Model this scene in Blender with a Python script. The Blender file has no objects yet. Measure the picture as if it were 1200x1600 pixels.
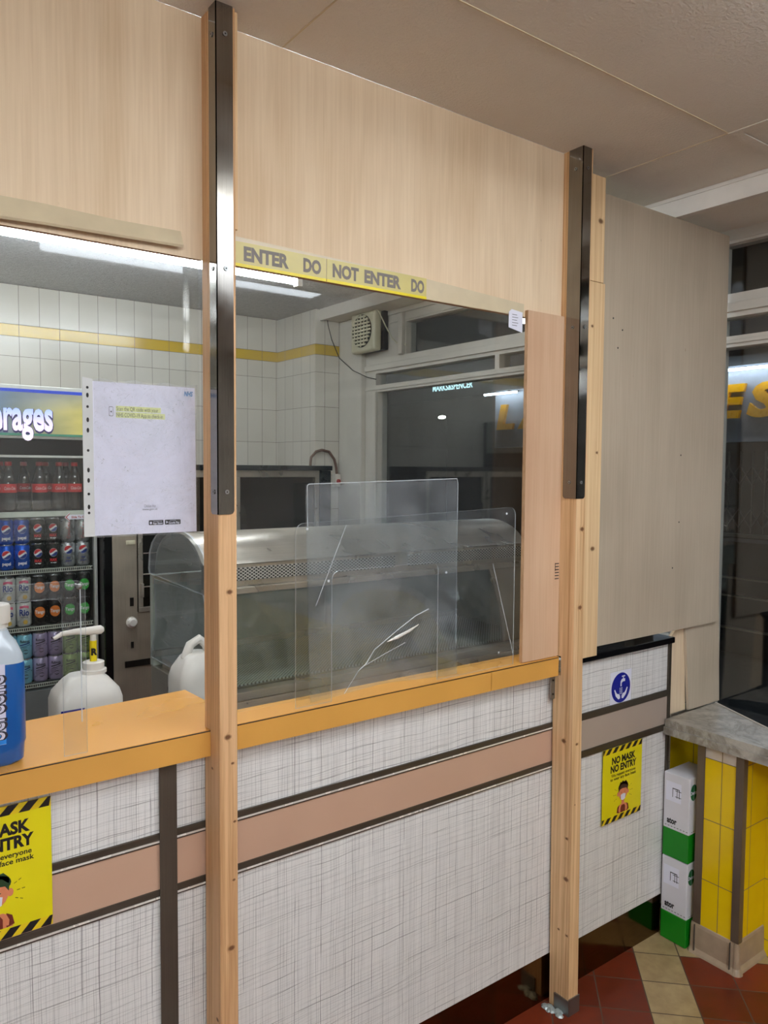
import bpy, bmesh, math, random
from mathutils import Vector, Matrix
random.seed(7)
PI = math.pi
S = bpy.context.scene
COL = S.collection

# ---------------------------------------------------------------- camera
cam = bpy.data.cameras.new('camera')
cam.sensor_fit = 'HORIZONTAL'; cam.sensor_width = 36.0; cam.lens = 36.0 * 1206.88 / 1200.0
cam.clip_start = 0.05; cam.clip_end = 100
co = bpy.data.objects.new('camera', cam); COL.objects.link(co)
yaw, pit, rol = 0.64069233, -0.05641322, -0.00717764
fw = Vector((math.sin(yaw)*math.cos(pit), math.cos(yaw)*math.cos(pit), math.sin(pit)))
rt = Vector((math.cos(yaw), -math.sin(yaw), 0)); dn = fw.cross(rt)
r2 = rt*math.cos(rol) + dn*math.sin(rol); d2 = -rt*math.sin(rol) + dn*math.cos(rol)
mw = Matrix.Identity(4)
for i in range(3):
    mw[i][0] = r2[i]; mw[i][1] = -d2[i]; mw[i][2] = -fw[i]
mw[0][3], mw[1][3], mw[2][3] = 0, 0, 1.57
co.matrix_world = mw
S.camera = co
# ---------------------------------------------------------------- world, exposure, light levels
w = bpy.data.worlds.new('night'); S.world = w; w.use_nodes = True
w.node_tree.nodes['Background'].inputs[0].default_value = (0.02, 0.028, 0.04, 1)
w.node_tree.nodes['Background'].inputs[1].default_value = 0.25
S.view_settings.view_transform = 'Standard'; S.view_settings.look = 'None'
S.view_settings.gamma = 1; S.view_settings.use_curve_mapping = False
S.view_settings.exposure = 0.47
E_SHOP = 29.0      # ceiling fittings on the customer side
E_KITCHEN = 34.0   # fluorescent tube over the range
E_STREET = 26.0

# ---------------------------------------------------------------- colour / material helpers
def lin(c):
    return tuple((x/255/12.92 if x/255 <= 0.04045 else ((x/255+0.055)/1.055)**2.4) for x in c[:3]) + (1,)

class NT:
    def __init__(s, name):
        s.m = bpy.data.materials.new(name); s.m.use_nodes = True
        s.t = s.m.node_tree; s.t.nodes.clear()
        s.out = s.n('ShaderNodeOutputMaterial')
    def n(s, typ, **kw):
        x = s.t.nodes.new(typ)
        for k, v in kw.items(): setattr(x, k, v)
        return x
    def link(s, a, b): s.t.links.new(a, b)
    def put(s, sock, v):
        if isinstance(v, bpy.types.NodeSocket): s.link(v, sock)
        else: sock.default_value = v
    def math(s, op, a, b=0.0, c=None):
        x = s.n('ShaderNodeMath', operation=op); s.put(x.inputs[0], a); s.put(x.inputs[1], b)
        if c is not None: s.put(x.inputs[2], c)
        return x.outputs[0]
    def pos(s):
        g = s.n('ShaderNodeNewGeometry'); x = s.n('ShaderNodeSeparateXYZ'); s.link(g.outputs['Position'], x.inputs[0])
        return x.outputs[0], x.outputs[1], x.outputs[2]
    def obj(s):
        g = s.n('ShaderNodeTexCoord'); x = s.n('ShaderNodeSeparateXYZ'); s.link(g.outputs['Object'], x.inputs[0])
        return x.outputs[0], x.outputs[1], x.outputs[2]
    def vec(s, a, b, c=0.0):
        x = s.n('ShaderNodeCombineXYZ')
        for i, v in enumerate((a, b, c)): s.put(x.inputs[i], v)
        return x.outputs[0]
    def noise(s, v, scale=1.0, detail=3.0, rough=0.5, dist=0.0):
        x = s.n('ShaderNodeTexNoise'); s.link(v, x.inputs['Vector'])
        x.inputs['Scale'].default_value = scale; x.inputs['Detail'].default_value = detail
        x.inputs['Roughness'].default_value = rough; x.inputs['Distortion'].default_value = dist
        return x.outputs[0]
    def ramp(s, f, stops):
        x = s.n('ShaderNodeValToRGB'); s.link(f, x.inputs[0]); e = x.color_ramp.elements
        while len(e) < len(stops): e.new(0.5)
        for i, (p, c) in enumerate(stops):
            e[i].position = p; e[i].color = c if len(c) == 4 else tuple(c)+(1,)
        return x.outputs[0]
    def mix(s, f, a, b, mode='MIX'):
        x = s.n('ShaderNodeMix', data_type='RGBA', blend_type=mode)
        s.put(x.inputs[0], f); s.put(x.inputs[6], a); s.put(x.inputs[7], b); return x.outputs[2]
    def mapr(s, v, a, b, c=0.0, d=1.0):
        x = s.n('ShaderNodeMapRange'); s.put(x.inputs[0], v)
        for i, q in enumerate((a, b, c, d)): x.inputs[i+1].default_value = q
        return x.outputs[0]
    def bump(s, h, strength=0.2, dist=0.001):
        x = s.n('ShaderNodeBump'); s.link(h, x.inputs['Height']); x.inputs['Strength'].default_value = strength
        x.inputs['Distance'].default_value = dist; return x.outputs[0]
    def bsdf(s, col, rough=0.5, metal=0.0, normal=None, spec=0.5, coat=0.0, emis=None, es=0.0):
        x = s.n('ShaderNodeBsdfPrincipled'); s.last = x; s.put(x.inputs['Base Color'], col); s.put(x.inputs['Roughness'], rough)
        s.put(x.inputs['Metallic'], metal); x.inputs['Specular IOR Level'].default_value = spec
        x.inputs['Coat Weight'].default_value = coat
        if normal: s.link(normal, x.inputs['Normal'])
        if emis is not None:
            s.put(x.inputs['Emission Color'], emis); x.inputs['Emission Strength'].default_value = es
        s.link(x.outputs[0], s.out.inputs[0]); return x

def plain(name, rgb, rough=0.5, metal=0.0, var=0.06, scale=25.0, coat=0.0, spec=0.5):
    t = NT(name); x, y, z = t.obj()
    nz = t.noise(t.vec(x, y, z), scale, 3)
    c = lin(rgb); f = t.mapr(nz, 0.3, 0.7, 1-var, 1+var)
    col = t.mix(1.0, c, t.vec(f, f, f), 'MULTIPLY')
    r = t.mapr(nz, 0.3, 0.7, max(0.02, rough-0.05), rough+0.05)
    t.bsdf(col, r, metal, spec=spec, coat=coat); return t.m

def emit(name, rgb, strength):
    t = NT(name); e = t.n('ShaderNodeEmission'); e.inputs[0].default_value = lin(rgb); e.inputs[1].default_value = strength
    t.link(e.outputs[0], t.out.inputs[0]); return t.m

def wood(name, lo, hi, grain=60.0, stretch=1.4, rough=0.55, speck=True, broad=0.35, gs=0.55):
    t = NT(name); x, y, z = t.pos()
    h = t.math('ADD', x, y)
    fine = t.noise(t.vec(t.math('MULTIPLY', h, grain*3), t.math('MULTIPLY', z, stretch*5)), 1, 3)
    mid = t.noise(t.vec(t.math('MULTIPLY', h, grain*0.16), t.math('MULTIPLY', z, stretch)), 1, 4, 0.55, 1.2)
    blot = t.noise(t.vec(h, z), 2.2, 3)
    f = t.math('ADD', t.math('MULTIPLY', fine, gs), t.math('MULTIPLY', mid, 1-gs))
    f = t.math('ADD', f, t.math('MULTIPLY', t.math('SUBTRACT', blot, 0.5), broad))
    col = t.ramp(f, [(0.3, lin(lo)), (0.68, lin(hi))])
    if speck:
        sp = t.noise(t.vec(t.math('MULTIPLY', h, 70), t.math('MULTIPLY', z, 18)), 1, 1)
        col = t.mix(t.mapr(sp, 0.80, 0.84, 0, 0.8), col, lin((120, 80, 50)))
    t.bsdf(col, rough, 0, t.bump(fine, 0.15, 0.0006), spec=0.3); return t.m

def pine(name, lo, hi, knots):
    """long-grained timber; knots = (h, z) with h = x+y in place"""
    t = NT(name); x, y, z = t.pos(); h = t.math('SUBTRACT', x, y)
    warp = None; kmask = None
    for (kh, kz, kr) in knots:
        dx = t.math('MULTIPLY', t.math('SUBTRACT', h, kh), 1.0/kr)
        dz = t.math('MULTIPLY', t.math('SUBTRACT', z, kz), 1.4/kr)
        d = t.math('SQRT', t.math('ADD', t.math('MULTIPLY', dx, dx), t.math('MULTIPLY', dz, dz)))
        m = t.mapr(d, 0.0, 2.4, 1.0, 0.0); m = t.math('MULTIPLY', m, m)
        k = t.mapr(d, 0.55, 1.15, 1.0, 0.0)
        warp = m if warp is None else t.math('MAXIMUM', warp, m)
        kmask = k if kmask is None else t.math('MAXIMUM', kmask, k)
    hh = t.math('MULTIPLY', h, 95)
    if warp is not None: hh = t.math('ADD', hh, t.math('MULTIPLY', warp, 1.2))
    g = t.noise(t.vec(hh, t.math('MULTIPLY', z, 1.1)), 1, 3, 0.6, 0.6)
    fine = t.noise(t.vec(t.math('MULTIPLY', h, 420), t.math('MULTIPLY', z, 9)), 1, 2)
    f = t.math('ADD', t.math('MULTIPLY', g, 0.75), t.math('MULTIPLY', fine, 0.25))
    col = t.ramp(f, [(0.32, lin(lo)), (0.6, lin(hi))])
    if warp is not None:
        col = t.mix(t.math('MULTIPLY', warp, 0.35), col, lin((176, 122, 74)))
        col = t.mix(t.math('MULTIPLY', kmask, 0.85), col, lin((92, 52, 26)))
    t.bsdf(col, 0.5, 0, t.bump(fine, 0.15, 0.0006), spec=0.35); return t.m

def steel(name, rgb, rough=0.3, horiz=False, metal=1.0):
    t = NT(name); x, y, z = t.pos(); h = t.math('ADD', x, y)
    a = t.vec(t.math('MULTIPLY', h, 6 if horiz else 500), t.math('MULTIPLY', z, 500 if horiz else 6))
    nz = t.noise(a, 1, 2); bl = t.noise(t.vec(h, z), 9, 3)
    f = t.mapr(t.math('ADD', t.math('MULTIPLY', nz, 0.5), t.math('MULTIPLY', bl, 0.5)), 0.35, 0.65, 0.88, 1.1)
    t.bsdf(t.mix(1.0, lin(rgb), t.vec(f, f, f), 'MULTIPLY'), t.mapr(bl, 0.3, 0.7, max(.04, rough-0.07), rough+0.09), metal, t.bump(nz, 0.05, 0.0005)); t.last.inputs['Anisotropic'].default_value = 0.0; return t.m

def laminate(name, base, line):
    t = NT(name); x, y, z = t.pos()
    def lines(h, l, pitch, width, seed, wob, wf):
        wv = t.math('MULTIPLY', t.math('SUBTRACT', t.noise(t.vec(t.math('MULTIPLY', l, wf), t.math('MULTIPLY', h, 2.5), seed), 1, 2), 0.5), wob)
        q = t.math('MULTIPLY', t.math('ADD', h, wv), 1.0/pitch)
        c = t.math('FLOOR', q); f = t.math('FRACT', q)
        w1 = t.n('ShaderNodeTexWhiteNoise', noise_dimensions='1D'); t.link(t.math('ADD', c, seed*13.7), w1.inputs['W'])
        w2 = t.n('ShaderNodeTexWhiteNoise', noise_dimensions='1D'); t.link(t.math('ADD', c, seed*31.1+500), w2.inputs['W'])
        d = t.math('MULTIPLY', t.math('ABSOLUTE', t.math('SUBTRACT', f, t.mapr(w1.outputs[0], 0, 1, 0.15, 0.85))), pitch)
        ln = t.mapr(d, width*0.35, width, 1, 0)
        brk = t.noise(t.vec(t.math('MULTIPLY', l, 9), t.math('MULTIPLY', c, 3.7), seed), 1, 2)
        st = t.math('MULTIPLY', t.mapr(w2.outputs[0], 0, 1, 0.05, 1.0), t.mapr(brk, 0.38, 0.56, 0.12, 1))
        return t.math('MULTIPLY', ln, st)
    ls = [lines(x, z, 0.0045, 0.0007, 1, 0.006, 7), lines(x, z, 0.011, 0.0009, 2, 0.010, 5), lines(x, z, 0.027, 0.0012, 3, 0.014, 4),
          lines(z, x, 0.0060, 0.0007, 4, 0.016, 6), lines(z, x, 0.014, 0.0009, 5, 0.022, 5), lines(z, x, 0.034, 0.0012, 6, 0.030, 4)]
    ws = [0.42, 0.58, 0.80, 0.44, 0.60, 0.80]
    acc = None
    for l, wt in zip(ls, ws):
        q = t.math('SUBTRACT', 1.0, t.math('MULTIPLY', l, wt)); acc = q if acc is None else t.math('MULTIPLY', acc, q)
    dirt = t.noise(t.vec(t.math('MULTIPLY', x, 30), t.math('MULTIPLY', z, 3)), 1, 3)
    b = t.mix(t.mapr(dirt, 0.35, 0.7, 0, 0.6), lin(base), lin([c*0.93 for c in base]))
    t.bsdf(t.mix(acc, lin(line), b), 0.38, 0, spec=0.35); return t.m

def joints(t, h, pitch, off, wd):
    fr = t.math('FRACT', t.math('MULTIPLY', t.math('SUBTRACT', h, off), 1.0/pitch))
    d = t.math('SUBTRACT', 0.5, t.math('ABSOLUTE', t.math('SUBTRACT', fr, 0.5)))
    return t.math('LESS_THAN', d, wd/pitch/2), t.math('FLOOR', t.math('MULTIPLY', t.math('SUBTRACT', h, off), 1.0/pitch))

def white_tiles(name, axis, off):
    t = NT(name); x, y, z = t.pos(); h = x if axis == 'x' else y
    up = t.math('GREATER_THAN', z, 2.26)
    zz = t.math('SUBTRACT', z, t.math('ADD', 2.128, t.math('MULTIPLY', up, 0.161)))
    jh, ih = joints(t, h, 0.099, off, 0.0022); jz, iz = joints(t, zz, 0.2, 0.0, 0.0022)
    js, i2 = joints(t, h, 0.198, off, 0.0022)
    st = t.math('MULTIPLY', t.math('GREATER_THAN', z, 2.229), t.math('LESS_THAN', z, 2.289))
    e1 = t.math('LESS_THAN', t.math('ABSOLUTE', t.math('SUBTRACT', z, 2.229)), 0.0012)
    e2 = t.math('LESS_THAN', t.math('ABSOLUTE', t.math('SUBTRACT', z, 2.289)), 0.0012)
    jw = t.math('MAXIMUM', jh, jz)
    j = t.math('ADD', t.math('MULTIPLY', jw, t.math('SUBTRACT', 1.0, st)), t.math('MULTIPLY', js, st))
    j = t.math('MAXIMUM', j, t.math('MAXIMUM', e1, e2))
    wn = t.n('ShaderNodeTexWhiteNoise', noise_dimensions='2D'); t.link(t.vec(ih, iz), wn.inputs['Vector'])
    base = t.mix(t.mapr(wn.outputs[0], 0, 1, 0, 0.5), lin((214, 210, 200)), lin((198, 193, 182)))
    base = t.mix(st, base, lin((205, 172, 62)))
    grime = t.noise(t.vec(t.math('MULTIPLY', h, 3), t.math('MULTIPLY', z, 3)), 1, 4)
    base = t.mix(t.mapr(grime, 0.5, 0.8, 0, 0.25), base, lin((180, 168, 145)))
    col = t.mix(j, base, lin((112, 104, 94)))
    hb = t.math('SUBTRACT', 1.0, j)
    t.bsdf(col, t.mapr(j, 0, 1, 0.18, 0.8), 0, t.bump(hb, 0.4, 0.001)); return t.m

def yellow_tiles(name, axis, off, wtop=True):
    t = NT(name); x, y, z = t.pos(); h = x if axis == 'x' else y
    jh, ih = joints(t, h, 0.1, off, 0.0026); jz, iz = joints(t, z, 0.2, 0.053, 0.0026)
    j = t.math('MAXIMUM', jh, jz)
    base = t.mix(t.math('GREATER_THAN', z, 0.653) if wtop else 0.0, lin((232, 196, 12)), lin((214, 205, 194)))
    bl = t.noise(t.vec(h, z), 12, 2)
    base = t.mix(t.mapr(bl, 0.4, 0.7, 0, 0.25), base, lin((214, 170, 14)))
    col = t.mix(j, base, lin((120, 100, 60)))
    t.bsdf(col, t.mapr(j, 0, 1, 0.16, 0.8), 0, t.bump(t.math('SUBTRACT', 1.0, j), 0.4, 0.001)); return t.m

def floor_mat():
    t = NT('quarry_tiles'); x, y, z = t.pos()
    p = 0.1421; r = 0.70710678
    dx = t.math('SUBTRACT', x, 2.118); dy = t.math('SUBTRACT', y, 1.460)
    a = t.math('MULTIPLY', t.math('SUBTRACT', dx, dy), r)      # along (1,-1)
    b = t.math('MULTIPLY', t.math('ADD', dx, dy), r)           # along (1,1)
    ja, ia = joints(t, a, p, 0.0, 0.0038); jb, ib = joints(t, b, p, 0.0, 0.0038)
    j = t.math('MAXIMUM', ja, jb)
    isa = t.math('LESS_THAN', t.math('ABSOLUTE', ia), 0.5)
    isb = t.math('MULTIPLY', t.math('LESS_THAN', t.math('ABSOLUTE', ib), 0.5), t.math('GREATER_THAN', ia, -0.5))
    kit = t.math('GREATER_THAN', y, 1.6)
    beige = t.math('MULTIPLY', t.math('MAXIMUM', isa, isb), t.math('SUBTRACT', 1.0, kit))
    wn = t.n('ShaderNodeTexWhiteNoise', noise_dimensions='2D'); t.link(t.vec(ia, ib), wn.inputs['Vector'])
    nz = t.noise(t.vec(x, y), 16, 5, 0.6)
    red = t.ramp(t.math('ADD', t.math('MULTIPLY', wn.outputs[0], 0.4), t.math('MULTIPLY', nz, 0.6)), [(0.2, lin((80, 28, 14))), (0.75, lin((128, 50, 26)))])
    bg = t.ramp(nz, [(0.3, lin((146, 122, 84))), (0.7, lin((178, 156, 114)))])
    col = t.mix(beige, red, bg); col = t.mix(j, col, lin((84, 66, 52)))
    t.bsdf(col, t.math('ADD', t.mapr(nz, 0.3, 0.7, 0.28, 0.48), t.math('MULTIPLY', j, 0.3)), 0, t.bump(t.math('SUBTRACT', nz, t.math('MULTIPLY', j, 2.0)), 0.3, 0.0012)); return t.m

def clear(name, haze=0.03, hmin=0.0, tint=(1, 1, 1), ior=1.49, scratch=True, boost=1.0):
    t = NT(name); x, y, z = t.pos()
    tr = t.n('ShaderNodeBsdfTransparent'); tr.inputs[0].default_value = tuple(tint)+(1,)
    gl = t.n('ShaderNodeBsdfGlossy'); gl.inputs['Roughness'].default_value = 0.03
    ge = t.n('ShaderNodeNewGeometry'); dt = t.n('ShaderNodeVectorMath', operation='DOT_PRODUCT')
    t.link(ge.outputs['Normal'], dt.inputs[0]); t.link(ge.outputs['Incoming'], dt.inputs[1])
    f0 = ((ior-1)/(ior+1))**2*boost        # thin-sheet Fresnel (same from both sides)
    g1 = t.math('POWER', t.math('SUBTRACT', 1.0, t.math('ABSOLUTE', dt.outputs['Value'])), 5.0)
    f = t.math('ADD', f0, t.math('MULTIPLY', g1, 1.0-f0))
    a = t.n('ShaderNodeMixShader'); t.link(f, a.inputs[0]); t.link(tr.outputs[0], a.inputs[1]); t.link(gl.outputs[0], a.inputs[2])
    df = t.n('ShaderNodeBsdfDiffuse'); df.inputs[0].default_value = (0.75, 0.78, 0.8, 1)
    n1 = t.noise(t.vec(x, y, z), 6, 5, 0.6, 1.0)
    h = t.mapr(n1, 0.4, 0.75, hmin, haze)
    if scratch:
        n2 = t.noise(t.vec(t.math('MULTIPLY', x, 30), y, t.math('MULTIPLY', z, 30)), 1, 1, 0.5, 3.0)
        d = t.math('ABSOLUTE', t.math('SUBTRACT', n2, 0.5))
        h = t.math('ADD', h, t.math('MULTIPLY', t.mapr(d, 0.0, 0.006, 1, 0), haze*0.9))
    b = t.n('ShaderNodeMixShader'); t.link(h, b.inputs[0]); t.link(a.outputs[0], b.inputs[1]); t.link(df.outputs[0], b.inputs[2])
    t.link(b.outputs[0], t.out.inputs[0]); return t.m

M = {}
M['ply'] = wood('plywood_pale', (212, 185, 150), (234, 211, 179), 60, 0.9, broad=0.5, gs=0.4)
M['ply_shaded'] = wood('plywood_shaded', (178, 163, 142), (197, 182, 160), 40, 0.8, broad=0.6, gs=0.35)  # darker ply copy, shade on the right-hand board put into its colour
M['ply_pink'] = wood('plywood_pinkish', (196, 158, 126), (214, 180, 148), 40, 0.7, speck=False, gs=0.35, broad=0.6)
M['ply_edge'] = wood('plywood_cut_edge', (160, 120, 84), (196, 158, 120), 90, 9, speck=False)
M['pine1'] = pine('pine_post_left', (184, 136, 90), (222, 180, 134), [(-.731, 1.325, .007), (-.736, 1.035, .008), (-.726, .98, .004), (-.789, .965, .004), (-.722, .86, .004), (-.724, .74, .004), (-.730, .60, .008), (-.77, .45, .006), (-.728, .3, .008), (-.742, 2.28, .005), (-.738, 1.72, .003)])
M['pine2'] = pine('pine_post_right', (186, 138, 90), (232, 196, 150), [(.335, 1.405, .009), (.333, 1.185, .009), (.282, .80, .009), (.332, .795, .006), (.300, .52, .006), (.330, .62, .003), (.301, .40, .010), (.278, .24, .005), (.308, .235, .005)])
M['batten'] = pine('pine_batten', (208, 168, 122), (234, 204, 158), [(.40, 2.28, .011), (.372, 1.98, .006), (.405, 1.62, .006), (.395, 1.34, .010)])
M['steel'] = steel('brushed_steel_angle', (140, 136, 130), 0.10)
M['steel_warm'] = steel('stainless_range', (186, 176, 160), 0.42, metal=0.75)
M['steel_h'] = steel('stainless_hood', (206, 198, 186), 0.3, True, 0.85)
M['strip'] = steel('bronze_cover_strip', (96, 88, 78), 0.38, metal=0.5)
M['plinth'] = steel('bronze_plinth', (112, 90, 62), 0.13, True)
M['trim_dark'] = steel('dark_trim', (84, 76, 66), 0.38, True, 0.5)
M['trim_light'] = plain('bright_trim', (238, 234, 226), 0.25, 0.3)
M['tiletrim'] = steel('tile_corner_trim', (120, 106, 92), 0.4, metal=0.55)
M['lam'] = laminate('crosshatch_laminate', (229, 227, 223), (102, 98, 96))
M['band'] = plain('rose_beige_laminate', (196, 160, 136), 0.42, var=0.03, scale=6)
M['band2'] = plain('grey_beige_laminate', (172, 156, 142), 0.42, var=0.03, scale=6)
M['ochre'] = plain('ochre_laminate_top', (228, 164, 78), 0.3, var=0.03, scale=2.5)
M['ochre_f'] = plain('ochre_laminate_fascia', (214, 158, 76), 0.4, var=0.05, scale=5)
M['black'] = plain('black_edge', (24, 20, 18), 0.35)
M['blackg'] = plain('black_gloss', (12, 12, 14), 0.12)
M['white'] = plain('white_gloss_paint', (216, 210, 200), 0.35, var=0.03)
M['paintw'] = plain('white_window_paint', (206, 202, 192), 0.4, var=0.05, scale=9)
M['cream'] = plain('cream_plastic', (206, 202, 176), 0.4)
M['clear'] = clear('clear_perspex', 0.035, 0.006, (0.97, 0.98, 0.98))
M['clear_full'] = clear('clear_screen', 0.008, 0.004, (0.97, 0.98, 0.97))
M['clear_hazy'] = clear('scuffed_perspex', 0.13, 0.035, (0.93, 0.95, 0.96))
M['clear_lid'] = clear('clear_lid', 0.25, 0.08, (0.88, 0.9, 0.9), boost=1.5)
M['edge'] = clear('perspex_edge', 0.7, 0.5, (0.8, 0.82, 0.82), scratch=False)
M['glass'] = clear('window_glass', 0.0, 0.0, (0.93, 0.95, 0.95), 1.6, False, 1.6)
M['cab_glass'] = clear('cabinet_glass', 0.10, 0.03, (0.84, 0.90, 0.87), 1.52, True, 1.6)
M['dark_glass'] = plain('dark_oven_glass', (14, 13, 11), 0.08, coat=0.5)
M['paper'] = plain('white_paper', (226, 226, 238), 0.45, var=0.01)
M['pocket'] = clear('plastic_pocket', 0.30, 0.02, (0.95, 0.95, 0.97), boost=1.3)
M['pocket_strip'] = plain('white_punched_strip', (205, 206, 204), 0.35)
M['ink'] = plain('black_ink', (22, 20, 22), 0.5)
M['ink_grey'] = plain('grey_ink', (120, 118, 124), 0.5)
M['ink_blue'] = plain('blue_ink', (40, 130, 190), 0.5)
M['hilite'] = plain('highlighter_yellow', (226, 232, 150), 0.5)
M['sign_y'] = plain('sign_yellow', (226, 212, 18), 0.4, var=0.04, scale=8)
M['stripe_y'] = plain('sign_stripe_yellow', (226, 196, 30), 0.4)
M['maroon'] = plain('sign_maroon', (110, 40, 28), 0.5)
M['skin'] = plain('print_skin', (214, 130, 92), 0.5)
M['hair'] = plain('print_hair', (58, 32, 26), 0.5)
M['hairg'] = plain('print_green_hair', (34, 62, 34), 0.5)
M['safety_blue'] = plain('safety_blue', (16, 26, 140), 0.35)
M['zinc'] = plain('zinc_plate', (150, 152, 150), 0.35, 0.9)
M['foil'] = plain('crumpled_tape', (170, 180, 178), 0.3, 0.3)
M['tape'] = plain('beige_tape', (208, 192, 160), 0.35, var=0.04)
M['tape_y'] = plain('yellow_barrier_tape', (204, 190, 118), 0.35, var=0.04)
M['tape_yb'] = plain('bright_yellow_tape_edge', (232, 210, 20), 0.35)
M['tape_ink'] = plain('barrier_tape_ink', (124, 116, 108), 0.5)
M['skirt'] = plain('beige_skirting_tile', (164, 144, 120), 0.4, var=0.1)
M['boxw'] = plain('carton_white', (216, 214, 218), 0.45, var=0.02)
M['boxg'] = plain('carton_green', (14, 128, 22), 0.4, var=0.05)
M['boxlogo'] = plain('carton_logo_green', (20, 100, 50), 0.4)
M['greenbin'] = plain('teal_green_plastic', (10, 140, 98), 0.4)
M['sillblack'] = plain('matt_black', (10, 10, 10), 0.6, spec=0.2)
M['street'] = plain('dark_street', (26, 27, 28), 0.7)
M['lino'] = plain('dark_lino', (70, 62, 54), 0.5)
M['room'] = plain('shop_wall_paint', (236, 236, 232), 0.7)

t = NT('suspended_ceiling_board'); x, y, z = t.pos(); nz = t.noise(t.vec(x, y), 130, 3, 0.6); sm = t.noise(t.vec(x, y), 2.5, 3)
t.bsdf(t.mix(t.mapr(sm, 0.35, 0.7, 0, 0.4), lin((228, 222, 210)), lin((214, 207, 194))), 0.7, 0, t.bump(nz, 0.9, 0.004), spec=0.2); M['ceil'] = t.m
t = NT('kitchen_ceiling_artex'); x, y, z = t.pos()
nz = t.noise(t.vec(x, y), 55, 3, 0.6, 1.5)
t.bsdf(t.mix(t.mapr(nz, 0.4, 0.6, 0, 0.5), lin((240, 240, 242)), lin((205, 205, 208))), 0.22, 0, t.bump(nz, 1.0, 0.03), spec=0.9); M['ceilk'] = t.m  # light and dark stipple in the colour imitates glints from the tube
t = NT('grey_marble'); x, y, z = t.pos()
n1 = t.noise(t.vec(x, y, z), 9, 6, 0.62, 1.6); n2 = t.noise(t.vec(x, y, z), 3.4, 5, 0.6, 3.0)
vein = t.mapr(t.math('ABSOLUTE', t.math('SUBTRACT', n2, 0.5)), 0.0, 0.05, 0.55, 0)
t.bsdf(t.mix(vein, t.ramp(n1, [(0.3, lin((128, 122, 112))), (0.7, lin((190, 184, 172)))]), lin((104, 92, 74))), 0.28); M['marble'] = t.m
M['floor'] = floor_mat()
M['wt_back'] = white_tiles('white_wall_tiles', 'x', 0.886)
M['wt_pier_side'] = white_tiles('white_wall_tiles_pier_side', 'y', 0.067)
M['wt_pier_face'] = white_tiles('white_wall_tiles_pier_face', 'x', 0.07)
M['yt_side'] = yellow_tiles('yellow_tiles_side', 'y', 0.07)
M['yt_face'] = yellow_tiles('yellow_tiles_face', 'x', 0.05, False)
M['tube'] = emit('fluorescent_tube', (240, 248, 255), E_KITCHEN)
M['lamp'] = emit('ceiling_lamp_diffuser', (238, 246, 255), E_SHOP)
M['street_tube'] = emit('street_sign_lamp', (225, 240, 255), E_STREET)
M['neon'] = emit('lit_sign_letters', (190, 235, 245), 1.3)

# perforated vents: round holes in a bright strip
t = NT('perforated_vent'); x, y, z = t.pos()
a = t.math('MULTIPLY', x, 1/0.015); b = t.math('MULTIPLY', z, 1/0.010)
k1 = t.math('ABSOLUTE', t.math('SUBTRACT', t.math('FRACT', t.math('ADD', a, b)), 0.5))
k2 = t.math('ABSOLUTE', t.math('SUBTRACT', t.math('FRACT', t.math('SUBTRACT', a, b)), 0.5))
hole = t.math('MULTIPLY', t.math('GREATER_THAN', k1, 0.14), t.math('GREATER_THAN', k2, 0.14))
t.bsdf(t.mix(hole, lin((206, 202, 194)), lin((26, 25, 24))), 0.4, 0.2); M['vent'] = t.m
t = NT('mesh_tray'); x, y, z = t.pos()
k1 = t.math('ABSOLUTE', t.math('SUBTRACT', t.math('FRACT', t.math('MULTIPLY', t.math('ADD', x, y), 1/0.013)), 0.5))
k2 = t.math('ABSOLUTE', t.math('SUBTRACT', t.math('FRACT', t.math('MULTIPLY', t.math('SUBTRACT', x, y), 1/0.013)), 0.5))
hole = t.math('MULTIPLY', t.math('GREATER_THAN', k1, 0.16), t.math('GREATER_THAN', k2, 0.16))
t.bsdf(t.mix(hole, lin((232, 234, 230)), lin((78, 82, 78))), 0.35, 0.15); M['mesh'] = t.m

# ---------------------------------------------------------------- object helpers
def wloc(o):
    v = Vector((0, 0, 0))
    while o: v += o.location; o = o.parent
    return v
def tag(o, label=None, cat=None, group=None, kind=None):
    if label: o['label'] = label
    if cat: o['category'] = cat
    if group: o['group'] = group
    if kind: o['kind'] = kind
    return o
def thing(name, label, cat, loc=(0, 0, 0), group=None):
    o = bpy.data.objects.new(name, None); COL.objects.link(o); o.location = loc; o.empty_display_size = 0.05
    return tag(o, label, cat, group)

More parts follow.
